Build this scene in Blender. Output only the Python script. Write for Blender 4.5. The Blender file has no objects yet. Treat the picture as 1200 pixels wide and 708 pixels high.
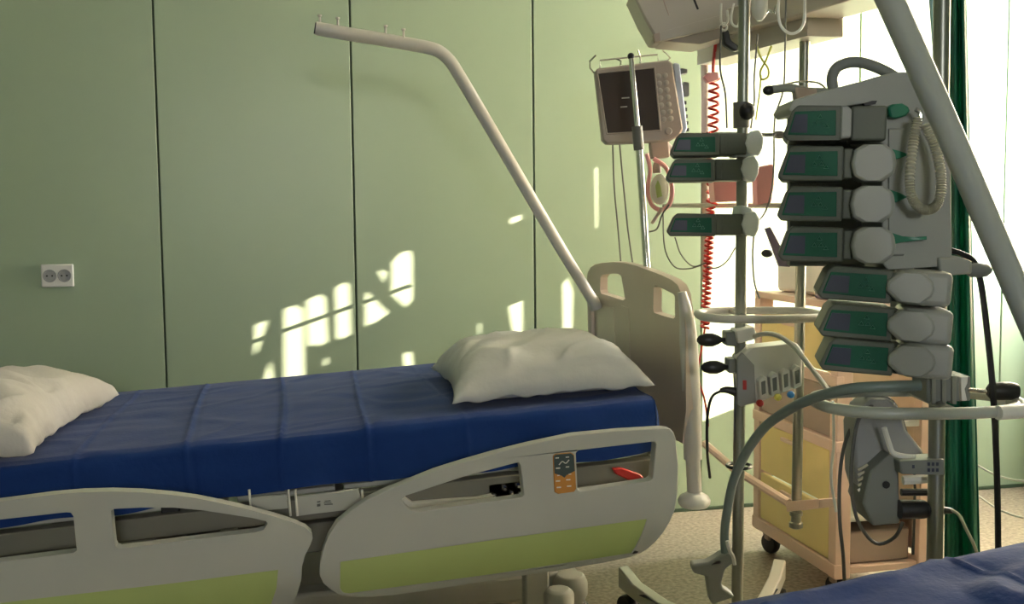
import bpy, bmesh, math, random
from mathutils import Vector, Matrix, noise, geometry
random.seed(7)
S = bpy.context.scene
COL = S.collection
rad = math.radians

# ------------------------------------------------------------------ camera
CAM_H, FPX, YAW, PIT, ROLL = 1.10, 1222.0, rad(12.15), rad(4.5), rad(.62)
_F = Vector((math.sin(YAW)*math.cos(PIT), math.cos(YAW)*math.cos(PIT), -math.sin(PIT)))
_R0 = Vector((math.cos(YAW), -math.sin(YAW), 0))
_U0 = _R0.cross(_F)
_R = _R0*math.cos(ROLL) - _U0*math.sin(ROLL)
_U = _U0*math.cos(ROLL) + _R0*math.sin(ROLL)
_C = Vector((0, 0, CAM_H))
FH = Vector((math.sin(YAW), math.cos(YAW), 0))
cd = bpy.data.cameras.new('camera'); cam = bpy.data.objects.new('camera', cd); COL.objects.link(cam)
cam.matrix_world = Matrix(((_R.x, _U.x, -_F.x, 0), (_R.y, _U.y, -_F.y, 0), (_R.z, _U.z, -_F.z, CAM_H), (0, 0, 0, 1)))
cd.sensor_width = 36; cd.lens = 36*FPX/1200; cd.clip_start = .05
S.camera = cam

# ------------------------------------------------------------------ light
S.view_settings.view_transform = 'Standard'; S.view_settings.look = 'None'
S.view_settings.gamma = 1; S.view_settings.use_curve_mapping = False
S.view_settings.exposure = -0.4
wd = bpy.data.worlds.new('sky'); S.world = wd; wd.use_nodes = True
wd.node_tree.nodes['Background'].inputs[0].default_value = (1, 1, .985, 1)
wd.node_tree.nodes['Background'].inputs[1].default_value = 50.0
SUN_A, SUN_E = rad(18), rad(17)          # horizontal angle to the bed axis, height
SUND = Vector((-math.cos(SUN_A)*math.cos(SUN_E), math.sin(SUN_A)*math.cos(SUN_E), -math.sin(SUN_E)))
sl = bpy.data.lights.new('sun', 'SUN'); sl.energy = 70; sl.angle = rad(.2); sl.color = (1, .80, .66)
so = bpy.data.objects.new('sun', sl); COL.objects.link(so)
so.rotation_euler = SUND.to_track_quat('-Z', 'Y').to_euler(); so.location = (6, 0, 4)
WX = 2.95                                  # wall with the window, right of the frame
WALL_Y = 3.626
W1 = (2.0, 3.51, .76, 2.50)               # window_1: y0 y1 z0 z1 in the right wall
W2 = (-.5, .5, 1.40, 2.00)                 # fill_window: x0 x1 z0 z1 of unseen opening added for fill, wall behind the camera
def portal(loc, rot, sx, sy):
    l = bpy.data.lights.new('window_portal', 'AREA'); l.shape = 'RECTANGLE'; l.size = sx; l.size_y = sy
    l.cycles.is_portal = True
    o = bpy.data.objects.new('window_portal', l); COL.objects.link(o); o.location = loc; o.rotation_euler = rot
portal((WX+.06, (W1[0]+W1[1])/2, (W1[2]+W1[3])/2), (0, rad(90), 0), W1[3]-W1[2], W1[1]-W1[0])
portal(((W2[0]+W2[1])/2, -3.06, (W2[2]+W2[3])/2), (rad(90), 0, 0), W2[1]-W2[0], W2[3]-W2[2])

# ------------------------------------------------------------------ photo rays -> real points
def ray(px, py): return _F + _R*((px-600)/FPX) - _U*((py-354)/FPX)
def onY(px, py, Y): d = ray(px, py); return _C + d*(Y/d.y)
def onX(px, py, X): d = ray(px, py); return _C + d*(X/d.x)
def onZ(px, py, Z): d = ray(px, py); return _C + d*((Z-CAM_H)/d.z)
def onV(px, py, D): d = ray(px, py); return _C + d*(D/d.dot(FH))       # upright plane D metres in front

# ------------------------------------------------------------------ materials
def mat(name, col, rough=.5, metal=0, spec=.5, noise_amt=0, nscale=8, bump=0, bscale=40, trans=0, emit=0, col2=None, alpha=1, ntype='noise', sheen=0):
    m = bpy.data.materials.new(name); m.use_nodes = True; nt = m.node_tree; b = nt.nodes['Principled BSDF']
    b.inputs['Base Color'].default_value = (*col, 1); b.inputs['Roughness'].default_value = rough
    b.inputs['Metallic'].default_value = metal; b.inputs['Specular IOR Level'].default_value = spec
    if trans: b.inputs['Transmission Weight'].default_value = trans
    if sheen: b.inputs['Sheen Weight'].default_value = sheen
    if alpha < 1: b.inputs['Alpha'].default_value = alpha
    if emit: b.inputs['Emission Color'].default_value = (*col, 1); b.inputs['Emission Strength'].default_value = emit
    tc = nt.nodes.new('ShaderNodeTexCoord')
    n = nt.nodes.new('ShaderNodeTexNoise'); n.inputs['Scale'].default_value = nscale; n.inputs['Detail'].default_value = 4
    nt.links.new(tc.outputs['Object'], n.inputs['Vector'])
    r = nt.nodes.new('ShaderNodeValToRGB')
    c2 = col2 or tuple(max(0, c*(1-max(noise_amt, .04))) for c in col)
    r.color_ramp.elements[0].color = (*c2, 1); r.color_ramp.elements[1].color = (*col, 1)
    r.color_ramp.elements[0].position = .35; r.color_ramp.elements[1].position = .65
    nt.links.new(n.outputs['Fac'], r.inputs['Fac']); nt.links.new(r.outputs['Color'], b.inputs['Base Color'])
    if bump:
        n2 = nt.nodes.new('ShaderNodeTexNoise'); n2.inputs['Scale'].default_value = bscale; n2.inputs['Detail'].default_value = 5
        nt.links.new(tc.outputs['Object'], n2.inputs['Vector'])
        bp = nt.nodes.new('ShaderNodeBump'); bp.inputs['Strength'].default_value = bump; bp.inputs['Distance'].default_value = .01
        nt.links.new(n2.outputs['Fac'], bp.inputs['Height']); nt.links.new(bp.outputs['Normal'], b.inputs['Normal'])
    return m
M = {}
M['wall'] = mat('green_wall_paint', (.335, .43, .30), .36, spec=.45, noise_amt=.05, nscale=1.5, bump=.04, bscale=12)
M['joint'] = mat('wall_joint', (.05, .085, .045), .7)
M['white_wall'] = mat('white_room_paint', (.45, .47, .42), .8)
M['ceiling'] = mat('ceiling_paint', (.5, .5, .47), .9)
M['floor'] = mat('speckled_vinyl', (.37, .31, .235), .5, noise_amt=.3, nscale=75, col2=(.20, .165, .125))
M['bed_plastic'] = mat('grey_bed_plastic', (.53, .53, .475), .42, noise_amt=.03)
M['head_plastic'] = mat('beige_head_plastic', (.56, .47, .385), .35, noise_amt=.03)
M['bed_dark'] = mat('bed_frame_paint', (.20, .19, .15), .5)
M['bed_green'] = mat('lime_green_inlay', (.50, .60, .21), .45)
M['white_tube'] = mat('white_powder_coat', (.62, .60, .55), .32)
M['near_tube'] = mat('grey_powder_coat', (.44, .47, .41), .3)
M['chrome'] = mat('chrome', (.62, .62, .58), .22, metal=1)
M['steel'] = mat('brushed_steel', (.30, .31, .27), .35, metal=.85)
M['black'] = mat('black_rubber', (.012, .012, .012), .4)
M['sheet'] = mat('blue_sheet', (.011, .042, .19), .8, noise_amt=.08, nscale=14, bump=.12, bscale=90, spec=.12, sheen=.10)
M['mattress'] = mat('mattress_vinyl', (.35, .36, .4), .6)
M['linen'] = mat('white_linen', (.66, .66, .62), .85, noise_amt=.05, bump=.5, bscale=16)
M['linen2'] = mat('cream_linen', (.70, .66, .62), .85, noise_amt=.05, bump=.5, bscale=16)
M['pump_grey'] = mat('pump_housing', (.135, .15, .12), .5, spec=.3)
M['pump_cap'] = mat('pump_cap', (.33, .345, .31), .42)
M['pump_cap_lit'] = mat('sunlit_pump_cap', (.85, .90, .92), .4)  # lighter copy of the cap grey, sunlight put into the colour
M['pump_green'] = mat('pump_green_panel', (.010, .115, .062), .45, spec=.2)
M['pump_screen'] = mat('pump_screen', (.05, .06, .09), .3, spec=.3)
M['pump_mark'] = mat('pale_green_print', (.12, .36, .26), .4)
M['tab_green'] = mat('green_lock_tab', (.01, .17, .09), .35)
M['mon_case'] = mat('monitor_case', (.36, .31, .27), .45)
M['mon_screen'] = mat('monitor_screen', (.045, .032, .024), .45, spec=.15)
M['mon_side'] = mat('monitor_side', (.50, .60, .78), .4)
M['button'] = mat('monitor_button', (.42, .38, .34), .5)
M['beige'] = mat('beige_console', (.47, .43, .37), .4)
M['pink_beige'] = mat('rose_beige_laminate', (.85, .63, .52), .5)
M['yellow'] = mat('yellow_drawer_front', (.90, .74, .33), .5)
M['brown'] = mat('taupe_panel', (.42, .33, .28), .6)
M['red'] = mat('red_plastic', (.50, .022, .015), .4)
M['orange'] = mat('orange_keypad', (.62, .27, .05), .5)
M['keypad'] = mat('dark_keypad', (.06, .09, .085), .4)
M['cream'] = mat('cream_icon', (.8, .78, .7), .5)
M['white'] = mat('white_plastic', (.78, .78, .74), .35)
M['grey_dev'] = mat('device_grey', (.20, .215, .20), .5)
M['light_dev'] = mat('device_light_grey', (.34, .35, .35), .45)
M['curtain'] = mat('green_drape', (.02, .20, .12), .5, noise_amt=.3, nscale=6, trans=0)
M['curtain_blue'] = mat('pale_blue_film', (.35, .62, .66), .4)
M['hose_teal'] = mat('grey_teal_hose', (.17, .22, .20), .4)
M['hose_clear'] = mat('pale_hose', (.6, .6, .55), .35)
M['corr'] = mat('corrugated_tube', (.50, .49, .38), .5)
M['cable_grey'] = mat('grey_cable', (.12, .12, .11), .5)
M['cable_yel'] = mat('yellow_cable', (.62, .62, .12), .5)
M['pinktube'] = mat('rose_tube', (.75, .34, .34), .4)
M['violet'] = mat('grey_violet_cover', (.20, .15, .22), .5)
M['blue'] = mat('blue_cap', (.05, .3, .75), .4)
M['mask_cloth'] = mat('sun_mask_fabric', (.5, .5, .46), .8)
def add_translucent(m, amount, col):
    nt = m.node_tree; b = nt.nodes['Principled BSDF']; o = nt.nodes['Material Output']
    t = nt.nodes.new('ShaderNodeBsdfTranslucent'); t.inputs['Color'].default_value = (*col, 1)
    x = nt.nodes.new('ShaderNodeMixShader'); x.inputs[0].default_value = amount
    nt.links.new(b.outputs[0], x.inputs[1]); nt.links.new(t.outputs[0], x.inputs[2]); nt.links.new(x.outputs[0], o.inputs['Surface'])
add_translucent(M['curtain'], .4, (.02, .24, .14))
add_translucent(M['mask_cloth'], .8, (.75, .70, .58))     # pale fabric of the added sun mask, lets sun glow through
M['alu'] = mat('window_frame_white', (.8, .8, .78), .4)

# ------------------------------------------------------------------ mesh helpers
class MB:
    def __init__(s): s.bm = bmesh.new()
    def box(s, a, b, mtx=None):
        a, b = Vector(a), Vector(b)
        vs = [s.bm.verts.new((x, y, z)) for x in (a.x, b.x) for y in (a.y, b.y) for z in (a.z, b.z)]
        if mtx: 
            for v in vs: v.co = mtx @ v.co
        for f in ((0, 1, 3, 2), (4, 6, 7, 5), (0, 4, 5, 1), (2, 3, 7, 6), (0, 2, 6, 4), (1, 5, 7, 3)):
            s.bm.faces.new([vs[i] for i in f])
        return s
    def tube(s, pts, r, n=10, smooth=True, closed=False, cap=True, sub=5):
        pts = [Vector(p) for p in pts]
        if smooth and len(pts) > 2:
            out = []; L = len(pts)
            rng = range(L) if closed else range(L-1)
            for i in rng:
                p0 = pts[(i-1) % L] if closed or i > 0 else pts[0]*2-pts[1]
                p1 = pts[i]; p2 = pts[(i+1) % L]
                p3 = pts[(i+2) % L] if closed or i+2 < L else p2*2-p1
                for k in range(sub):
                    t = k/sub
                    out.append(.5*((2*p1)+(p2-p0)*t+(2*p0-5*p1+4*p2-p3)*t*t+(3*p1-p0-3*p2+p3)*t**3))
            if not closed: out.append(pts[-1])
            pts = out
        N = len(pts); rings = []; prev = None
        for i, p in enumerate(pts):
            if closed: t = pts[(i+1) % N]-pts[i-1]
            else: t = pts[min(i+1, N-1)]-pts[max(i-1, 0)]
            t.normalize()
            if prev is None:
                up = Vector((0, 0, 1)) if abs(t.z) < .9 else Vector((1, 0, 0)); a = t.cross(up).normalized()
            else: a = (prev-t*prev.dot(t)).normalized()
            prev = a; b = t.cross(a)
            rr = r(i/(N-1)) if callable(r) else r
            rings.append([s.bm.verts.new(p+(a*math.cos(2*math.pi*k/n)+b*math.sin(2*math.pi*k/n))*rr) for k in range(n)])
        for i in range(N if closed else N-1):
            A, B = rings[i], rings[(i+1) % N]
            for k in range(n): s.bm.faces.new((A[k], A[(k+1) % n], B[(k+1) % n], B[k]))
        if cap and not closed: s.bm.faces.new(rings[0][::-1]); s.bm.faces.new(rings[-1])
        return s
    def prism(s, outer, holes, d):
        """polygon (list of 3-D points in one plane) with holes, extruded by vector d"""
        d = Vector(d); loops = [[Vector(p) for p in outer]]+[[Vector(p) for p in h] for h in holes]
        flat = [p for l in loops for p in l]
        tris = geometry.tessellate_polygon(loops)
        A = [s.bm.verts.new(p) for p in flat]; B = [s.bm.verts.new(p+d) for p in flat]
        for t in tris:
            try: s.bm.faces.new([A[i] for i in t]); s.bm.faces.new([B[i] for i in reversed(t)])
            except ValueError: pass
        o = 0
        for l in loops:
            n = len(l)
            for i in range(n):
                j = (i+1) % n
                s.bm.faces.new((A[o+i], A[o+j], B[o+j], B[o+i]))
            o += n
        return s
    def lathe(s, prof, base, axis=(0, 0, 1), n=20):
        axis = Vector(axis).normalized(); q = axis.to_track_quat('Z', 'Y'); base = Vector(base)
        rings = [[s.bm.verts.new(base+q@Vector((r*math.cos(2*math.pi*k/n), r*math.sin(2*math.pi*k/n), h))) for k in range(n)] for r, h in prof]
        for A, B in zip(rings, rings[1:]):
            for k in range(n): s.bm.faces.new((A[k], A[(k+1) % n], B[(k+1) % n], B[k]))
        s.bm.faces.new(rings[0][::-1]); s.bm.faces.new(rings[-1]); return s
    def ball(s, c, r, sc=(1, 1, 1), n=14):
        q = Matrix.Translation(Vector(c)) @ Matrix.Diagonal((r*sc[0], r*sc[1], r*sc[2], 1))
        bmesh.ops.create_uvsphere(s.bm, u_segments=n, v_segments=n//2+2, radius=1, matrix=q); return s
WM = {}
def world(o): return WM.get(o.name, Matrix.Identity(4))
def obj(name, mb, m, parent=None, local=False, bevel=0, seg=2, smooth=True, label=None, subd=0):
    bm = mb.bm; bmesh.ops.recalc_face_normals(bm, faces=bm.faces)
    me = bpy.data.meshes.new(name); bm.to_mesh(me); bm.free()
    o = bpy.data.objects.new(name, me); COL.objects.link(o)
    if parent:
        o.parent = parent; WM[o.name] = world(parent)
        if not local: me.transform(world(parent).inverted())
    if smooth:
        for p in me.polygons: p.use_smooth = True
        try: me.set_sharp_from_angle(angle=rad(38))
        except Exception: pass
    if m: me.materials.append(m)
    if bevel:
        b = o.modifiers.new('bevel', 'BEVEL'); b.width = bevel; b.segments = seg; b.limit_method = 'ANGLE'; b.angle_limit = rad(40); b.harden_normals = False
    if label: o['label'] = label
    return o
def thing(name, label, cat, loc=(0, 0, 0), group=None, mtx=None):
    o = bpy.data.objects.new(name, None); COL.objects.link(o); o.empty_display_size = .1
    mt = mtx or Matrix.Translation(Vector(loc)); o.matrix_world = mt; WM[o.name] = mt.copy()
    o['label'] = label; o['category'] = cat
    if group: o['group'] = group
    return o
def tag(o, label, cat, group=None):
    """make a one-mesh thing: origin moved to the middle of its base"""
    me = o.data; xs = [v.co for v in me.vertices]
    c = Vector((sum(v.x for v in xs)/len(xs), sum(v.y for v in xs)/len(xs), min(v.z for v in xs)))
    me.transform(Matrix.Translation(-c)); o.location = c
    o['label'] = label; o['category'] = cat
    if group: o['group'] = group
    return o
def struct(o): o['kind'] = 'structure'; return o
def copy_tree(o, mtx=None, parent=None):
    c = o.copy(); COL.objects.link(c)
    if parent: c.parent = parent
    else: c.matrix_world = mtx
    for ch in list(o.children): copy_tree(ch, None, c)
    return c
def V(seq, D): return [onV(x, y, D) for x, y in seq]
def P3(seq): return [onV(x, y, D) for x, y, D in seq]
def rail_pts(fn, seq): return [fn(x, y) for x, y in seq]

# ================================================================== the room
X0, Y0, ZC = -3.0, -3.0, 2.85
struct(obj('floor', MB().box((X0, Y0, -.05), (WX+.1, WALL_Y+.1, 0)), M['floor']))
struct(obj('ceiling', MB().box((X0, Y0, ZC), (WX+.1, WALL_Y+.1, ZC+.05)), M['ceiling']))
wb = struct(obj('wall_back', MB().box((X0, WALL_Y+.012, 0), (WX+.1, WALL_Y+.1, ZC)), M['joint']))
sx = [-.405+.635*k for k in range(-4, 6) if -.405+.635*k < WX-.1]
edges = [X0]+sx+[WX]
for a, b in zip(edges, edges[1:]):
    obj('panel', MB().box((a+.0032, WALL_Y, .0), (b-.0032, WALL_Y+.0115, ZC)), M['wall'], wb, bevel=.002)
struct(obj('wall_left', MB().box((X0-.1, Y0, 0), (X0, WALL_Y+.1, ZC)), M['wall']))
y0, y1, z0, z1 = W1
m = MB(); m.box((WX, Y0, 0), (WX+.1, y0, ZC)); m.box((WX, y1, 0), (WX+.1, WALL_Y, ZC)); m.box((WX, y0, 0), (WX+.1, y1, z0)); m.box((WX, y0, z1), (WX+.1, y1, ZC))
struct(obj('wall_right', m, M['wall']))
a0, a1, b0, b1 = W2
m = MB(); m.box((X0, Y0-.1, 0), (a0, Y0, ZC)); m.box((a1, Y0-.1, 0), (WX+.1, Y0, ZC)); m.box((a0, Y0-.1, 0), (a1, Y0, b0)); m.box((a0, Y0-.1, b1), (a1, Y0, ZC))
struct(obj('wall_front', m, M['white_wall']))
m = MB()
for (p, q) in (((y0, z0), (y0+.05, z1)), ((y1-.05, z0), (y1, z1)), ((y0, z0), (y1, z0+.05)), ((y0, z1-.05), (y1, z1))):
    m.box((WX+.02, p[0], p[1]), (WX+.07, q[0], q[1]))
struct(obj('window_1', m, M['alu']))
m = MB()
for (p, q) in (((a0, b0), (a0+.05, b1)), ((a1-.05, b0), (a1, b1)), ((a0, b0), (a1, b0+.05)), ((a0, b1-.05), (a1, b1)), ((-.12, b0), (-.07, b1))):
    m.box((p[0], Y0-.07, p[1]), (q[0], Y0-.02, q[1]))
struct(obj('fill_window', m, M['alu']))
struct(obj('baseboard_back', MB().box((X0, WALL_Y-.006, 0), (WX, WALL_Y, .014)), M['joint'], bevel=.002))

# unseen mask added before the window, its holes shaped to give the sun patches
def to_mask(px, py):
    p = onY(px, py, WALL_Y); t = (WX-.06-p.x)/(-SUND.x); q = p-SUND*t; return Vector((WX-.06, q.y, q.z))
PATCH = [[(332, 362), (344, 358), (355, 362), (357, 470), (332, 470)],
         [(358, 352), (374, 345), (381, 350), (384, 402), (379, 402), (378, 405), (368, 404), (360, 406)],
         [(392, 337), (402, 331), (409, 334), (411, 392), (402, 397), (393, 396)],
         [(458, 307), (468, 296), (480, 294), (483, 300), (483, 352), (475, 360), (458, 346)],
         [(427, 340), (455, 367), (440, 378), (427, 382)],
         [(298, 380), (313, 376), (300, 416), (297, 414)],
         [(310, 440), (316, 420), (320, 444), (308, 446)],
         [(441, 316), (453, 319), (450, 334)],
         [(595, 359), (612, 352), (612, 398), (602, 404)],
         [(471, 414), (482, 413), (484, 430), (473, 430)],
         [(658, 333), (664, 325), (671, 340), (670, 392), (659, 392)],
         [(379, 418), (384, 421), (384, 428), (379, 428)],
         [(596, 256), (611, 251), (611, 258), (597, 263)],
         [(559, 380), (563, 379), (563, 391), (560, 391)],
         [(696, 197), (700, 195), (700, 267), (697, 267)]]
tl = to_mask(250, 60); br = to_mask(688, 480)
by0, by1, bz0, bz1 = 1.95, to_mask(822, 300).y, .66, 2.54
m = MB(); c = [Vector((WX-.06, by0, bz0)), Vector((WX-.06, by1, bz0)), Vector((WX-.06, by1, bz1)), Vector((WX-.06, by0, bz1))]
hs = [[to_mask(x, y) for x, y in p] for p in PATCH]
hs = [h for h in hs if all(by0+.005 < q.y < by1-.005 and bz0 < q.z < bz1 for q in h)]
print('shade', by0, by1, 'holes', len(hs), [round(min(q.z for q in h), 2) for h in hs])
m.prism(c, hs, (.004, 0, 0))
sh = struct(obj('sun_mask_sheet', m, M['mask_cloth'], smooth=False)); sh.name = 'sun_mask_1'

# wall socket, double
t = thing('wall_socket', 'white double power socket on the green wall at left above the bed', 'socket', onY(68, 323, WALL_Y))
c = onY(68, 323, WALL_Y); s_ = onY(87, 323, WALL_Y).x-c.x
obj('plate', MB().box((c.x-s_, WALL_Y-.012, c.z-.037), (c.x+s_, WALL_Y, c.z+.037)), M['white'], t, bevel=.004)
for k in (-1, 1):
    cx = c.x+k*s_*.45
    ins = obj('socket_insert', MB().lathe([(.019, 0), (.021, .003), (.019, .004), (.017, .0015)], (cx, WALL_Y-.0118, c.z), (0, -1, 0), 20), M['light_dev'], t)
    mm = MB()
    for j in (-1, 1): mm.lathe([(.003, 0), (.003, .001)], (cx+j*.008, WALL_Y-.0165, c.z), (0, -1, 0), 8)
    obj('pin_hole', mm, M['black'], ins)

# ================================================================== far bed
TILT = math.atan(.052)
BM = Matrix.Rotation(-TILT, 4, 'Y'); BI = BM.inverted()
def bl(px, py, Y): return BI @ onY(px, py, Y)
bed = thing('hospital_bed', 'grey hospital bed with lime green side rail inlays standing along the green wall', 'bed', mtx=BM)
RY, RT = 2.20, .032
def rail(outer, wins, green, name='side_rail'):
    o = [bl(x, y, RY) for x, y in outer]; w = [[bl(x, y, RY) for x, y in h] for h in wins]
    g = [bl(x, y, RY) for x, y in green]
    r = obj(name, MB().prism(o, w+[g], (0, RT, 0)), M['bed_plastic'], bed, local=True, bevel=.007, seg=3)
    gi = [p+Vector((0, .003, 0)) for p in g]
    obj('green_inlay', MB().prism(gi, [], (0, RT-.008, 0)), M['bed_green'], r, local=True, smooth=False)
    return r
hr = rail([(374.6, 675), (375, 660), (379, 644), (385, 628), (394.6, 613), (411, 599), (431.6, 585), (455, 574), (478, 565), (510, 552), (542, 542), (580, 531), (620, 521), (646, 515.5), (672, 510), (725, 505), (777, 501.7), (786, 503), (789.5, 507), (792, 514), (793, 524), (795, 545), (794.7, 561), (794, 580), (791, 598), (785, 612), (777, 625), (768, 636), (758.6, 644), (750, 649), (740, 653), (707, 660), (672, 666), (626, 673), (580, 679.5), (555, 684), (510, 691), (462, 698), (435, 700), (410, 699.5), (397, 697), (388.5, 692), (379, 684)],
     [[(470, 586), (476, 581), (540, 560), (604, 543), (608, 542.5), (610, 546), (612, 562), (614, 580), (611, 583), (550, 591), (488, 600), (482, 599), (476, 594)],
      [(675, 531), (678, 528), (720, 523), (764, 518), (768, 518.5), (769, 522), (767, 542), (765, 561), (762, 563.5), (720, 570), (680, 576), (677, 574)]],
     [(399, 659), (580, 633), (758.6, 608.6), (752, 627), (745, 641), (740, 648.6), (580, 673), (409, 696), (402, 695), (398.5, 690)])
fr = rail([(-160, 700), (-158, 660), (-145, 630), (-110, 606), (-60, 595), (0, 588), (60, 580), (95, 577), (130, 576), (165, 577), (200, 580), (230, 584), (260, 590), (290, 597), (320, 605), (345, 613), (358, 619), (365, 625), (366.5, 631), (364, 638), (357, 652), (354, 664), (353, 680), (348, 697), (340, 710), (328, 722), (312, 731), (290, 737), (160, 758), (0, 781), (-110, 797), (-140, 790), (-155, 760)],
     [[(-110, 625), (-104, 621), (0, 609), (78, 600.5), (83, 601), (86, 605), (88, 625), (90, 645), (86, 648), (0, 659), (-100, 672), (-108, 668)],
      [(130, 599), (133, 596.5), (165, 595), (203, 595), (236, 598), (269, 603), (295, 607), (312, 611), (313.5, 614), (309, 621), (300, 624), (222, 633), (140, 643.5), (136, 642), (134, 638)]],
     [(-100, 719), (41, 702), (200, 684), (326, 668), (324, 690), (318, 708), (311, 717), (300, 722), (100, 751), (-95, 778)])
# control keypad let into the head rail
kp = obj('control_panel', MB().prism([bl(x, y, RY-.003) for x, y in ((648, 535), (651, 532), (669, 530.5), (673, 533), (675.5, 573), (673, 576.5), (654, 579), (650, 577))], [], (0, .008, 0)), M['orange'], hr, local=True, bevel=.0015, label='two-tone keypad, dark above and orange below')
obj('dark_pad', MB().prism([bl(x, y, RY-.0045) for x, y in ((649, 535), (651.5, 533), (669, 531.5), (672.5, 534), (673.7, 552), (664, 557), (661.5, 560), (658, 557.5), (650, 555))], [], (0, .0014, 0)), M['keypad'], kp, local=True, smooth=False)
m = MB()
for x, y, w, h in ((653, 537, 4, 1.2), (665, 536, 4, 1.2), (654, 549, 5, 1.5), (665, 547.5, 4, 1.2), (654, 564, 5, 1.5), (666, 562.5, 5, 1.5), (655, 571.5, 5, 1.5), (667, 570, 5, 1.5), (654.5, 557.5, 3, 1), (668, 556, 3, 1)):
    m.prism([bl(x-w/2, y-h/2, RY-.0052), bl(x+w/2, y-h/2-.3, RY-.0052), bl(x+w/2, y+h/2-.3, RY-.0052), bl(x-w/2, y+h/2, RY-.0052)], [], (0, .0005, 0))
m.tube([bl(655, 545, RY-.0055), bl(659, 541, RY-.0055), bl(663, 543, RY-.0055), bl(667, 539, RY-.0055)], .0012, 6)
obj('icon', m, M['cream'], kp, local=True, smooth=False)
# rail brackets
for sx_, px in ((.15, 0), (.70, 0), (-.62, 0), (-.12, 0)):
    obj('rail_bracket', MB().box((sx_-.02, RY+RT, .38), (sx_+.02, 2.36, .43)), M['bed_dark'], bed, local=True, bevel=.004)
# frame and mattress platform (local coordinates, tilted with the bed)
m = MB(); m.box((-1.26, 2.36, .425), (.93, 2.40, .475)); m.box((-1.26, 3.24, .425), (.93, 3.28, .475))
for x in (-1.12, -.5, .1, .5, .89): m.box((x, 2.40, .43), (x+.04, 3.24, .47))
obj('frame', m, M['bed_dark'], bed, local=True, bevel=.003)
m = MB()
for a, b in ((-1.10, -.62), (-.60, -.12), (-.10, .12), (.14, .88)): m.box((a, 2.40, .475), (b, 3.25, .487))
obj('platform', m, M['bed_plastic'], bed, local=True, bevel=.003)
obj('mattress', MB().box((-1.22, 2.392, .489), (.885, 3.268, .612)), M['mattress'], bed, local=True, bevel=.02, seg=3)
# white label plates hanging in the gap between the two rails
for nm, q in (('scale_plate', [(346, 583), (420, 573), (424, 588), (421, 596), (349, 605)]), ('scale_plate', [(292, 584), (336, 580), (338, 596), (294, 600)])):
    pl = obj(nm, MB().prism([bl(x, y, 2.345) for x, y in q], [], (0, .012, 0)), M['bed_plastic'], bed, local=True, bevel=.002)
    if q[0][0] > 340:
        m = MB()
        for x, y, w, h in ((373.5, 588.5, 4, 1.4), (373.5, 592.5, 4, 3), (384, 587.5, 7, 1), (385, 591.5, 10, 1.2), (384, 589.5, 9, .8)):
            m.prism([bl(x-w/2, y-h/2, 2.3435), bl(x+w/2, y-h/2-.6, 2.3435), bl(x+w/2, y+h/2-.6, 2.3435), bl(x-w/2, y+h/2, 2.3435)], [], (0, .001, 0))
        obj('print', m, M['cable_grey'], pl, local=True, smooth=False)
for px in (292, 338, 346, 424):
    a = bl(px, 574, 2.34); obj('plate_hook', MB().tube([a, a+Vector((0, 0, -.06))], .003, 6), M['cream'], bed, local=True)
# dark mechanism under the platform, seen through the rail openings
m = MB(); m.box((-.95, 2.42, .33), (.80, 2.46, .40)); m.box((-.95, 3.18, .33), (.80, 3.22, .40))
for x in (-.9, -.3, .25, .72): m.box((x, 2.46, .34), (x+.05, 3.18, .39))
obj('lift_frame', m, M['bed_dark'], bed, local=True, bevel=.004)
a = bl(222, 600, 2.38)
obj('link_arm', MB().tube([bl(150, 640, 2.40), bl(200, 615, 2.40), bl(232, 630, 2.40)], .008, 8, smooth=False), M['steel'], bed, local=True)
obj('link_arm', MB().box(a+Vector((-.06, 0, -.04)), a+Vector((-.02, .03, .02))), M['black'], bed, local=True, bevel=.004)
# connectors in the head-rail opening
cb = obj('socket_block', MB().box(bl(572, 586, 2.36), bl(613, 562, 2.36)+Vector((0, .05, 0))), M['black'], bed, local=True, bevel=.004)
for px, py in ((578, 580), (590, 571), (598, 577), (606, 568), (608, 578)):
    a = bl(px, py, 2.355); obj('plug', MB().lathe([(.006, 0), (.0075, .003), (.0075, .015), (.003, .022)], a, (0, -1, 0), 10), M['chrome'], cb, local=True)
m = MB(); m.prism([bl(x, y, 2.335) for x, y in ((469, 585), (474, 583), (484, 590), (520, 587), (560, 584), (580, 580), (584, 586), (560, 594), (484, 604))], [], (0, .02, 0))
obj('floor_sun_patch', m, M['cream'], bed, local=True, bevel=.003)  # stands in for sunlit floor behind the rail, light put into the colour
obj('lever_cover', MB().prism([bl(x, y, 2.37) for x, y in ((137, 618), (190, 611), (198, 620), (172, 640), (140, 648))], [], (0, .02, 0)), M['bed_plastic'], bed, local=True, bevel=.003)
m = MB().prism([bl(x, y, 2.30) for x, y in ((719, 550), (729, 549), (752, 557), (757, 563), (741, 565), (722, 556))], [], (0, .018, 0))
obj('release_handle', m, M['red'], bed, local=True, bevel=.003, label='red release handle')
obj('cover_panel', MB().box(bl(680, 580, 2.40), bl(775, 551, 2.40)+Vector((0, .015, 0))), M['bed_plastic'], bed, local=True, bevel=.004)
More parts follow.
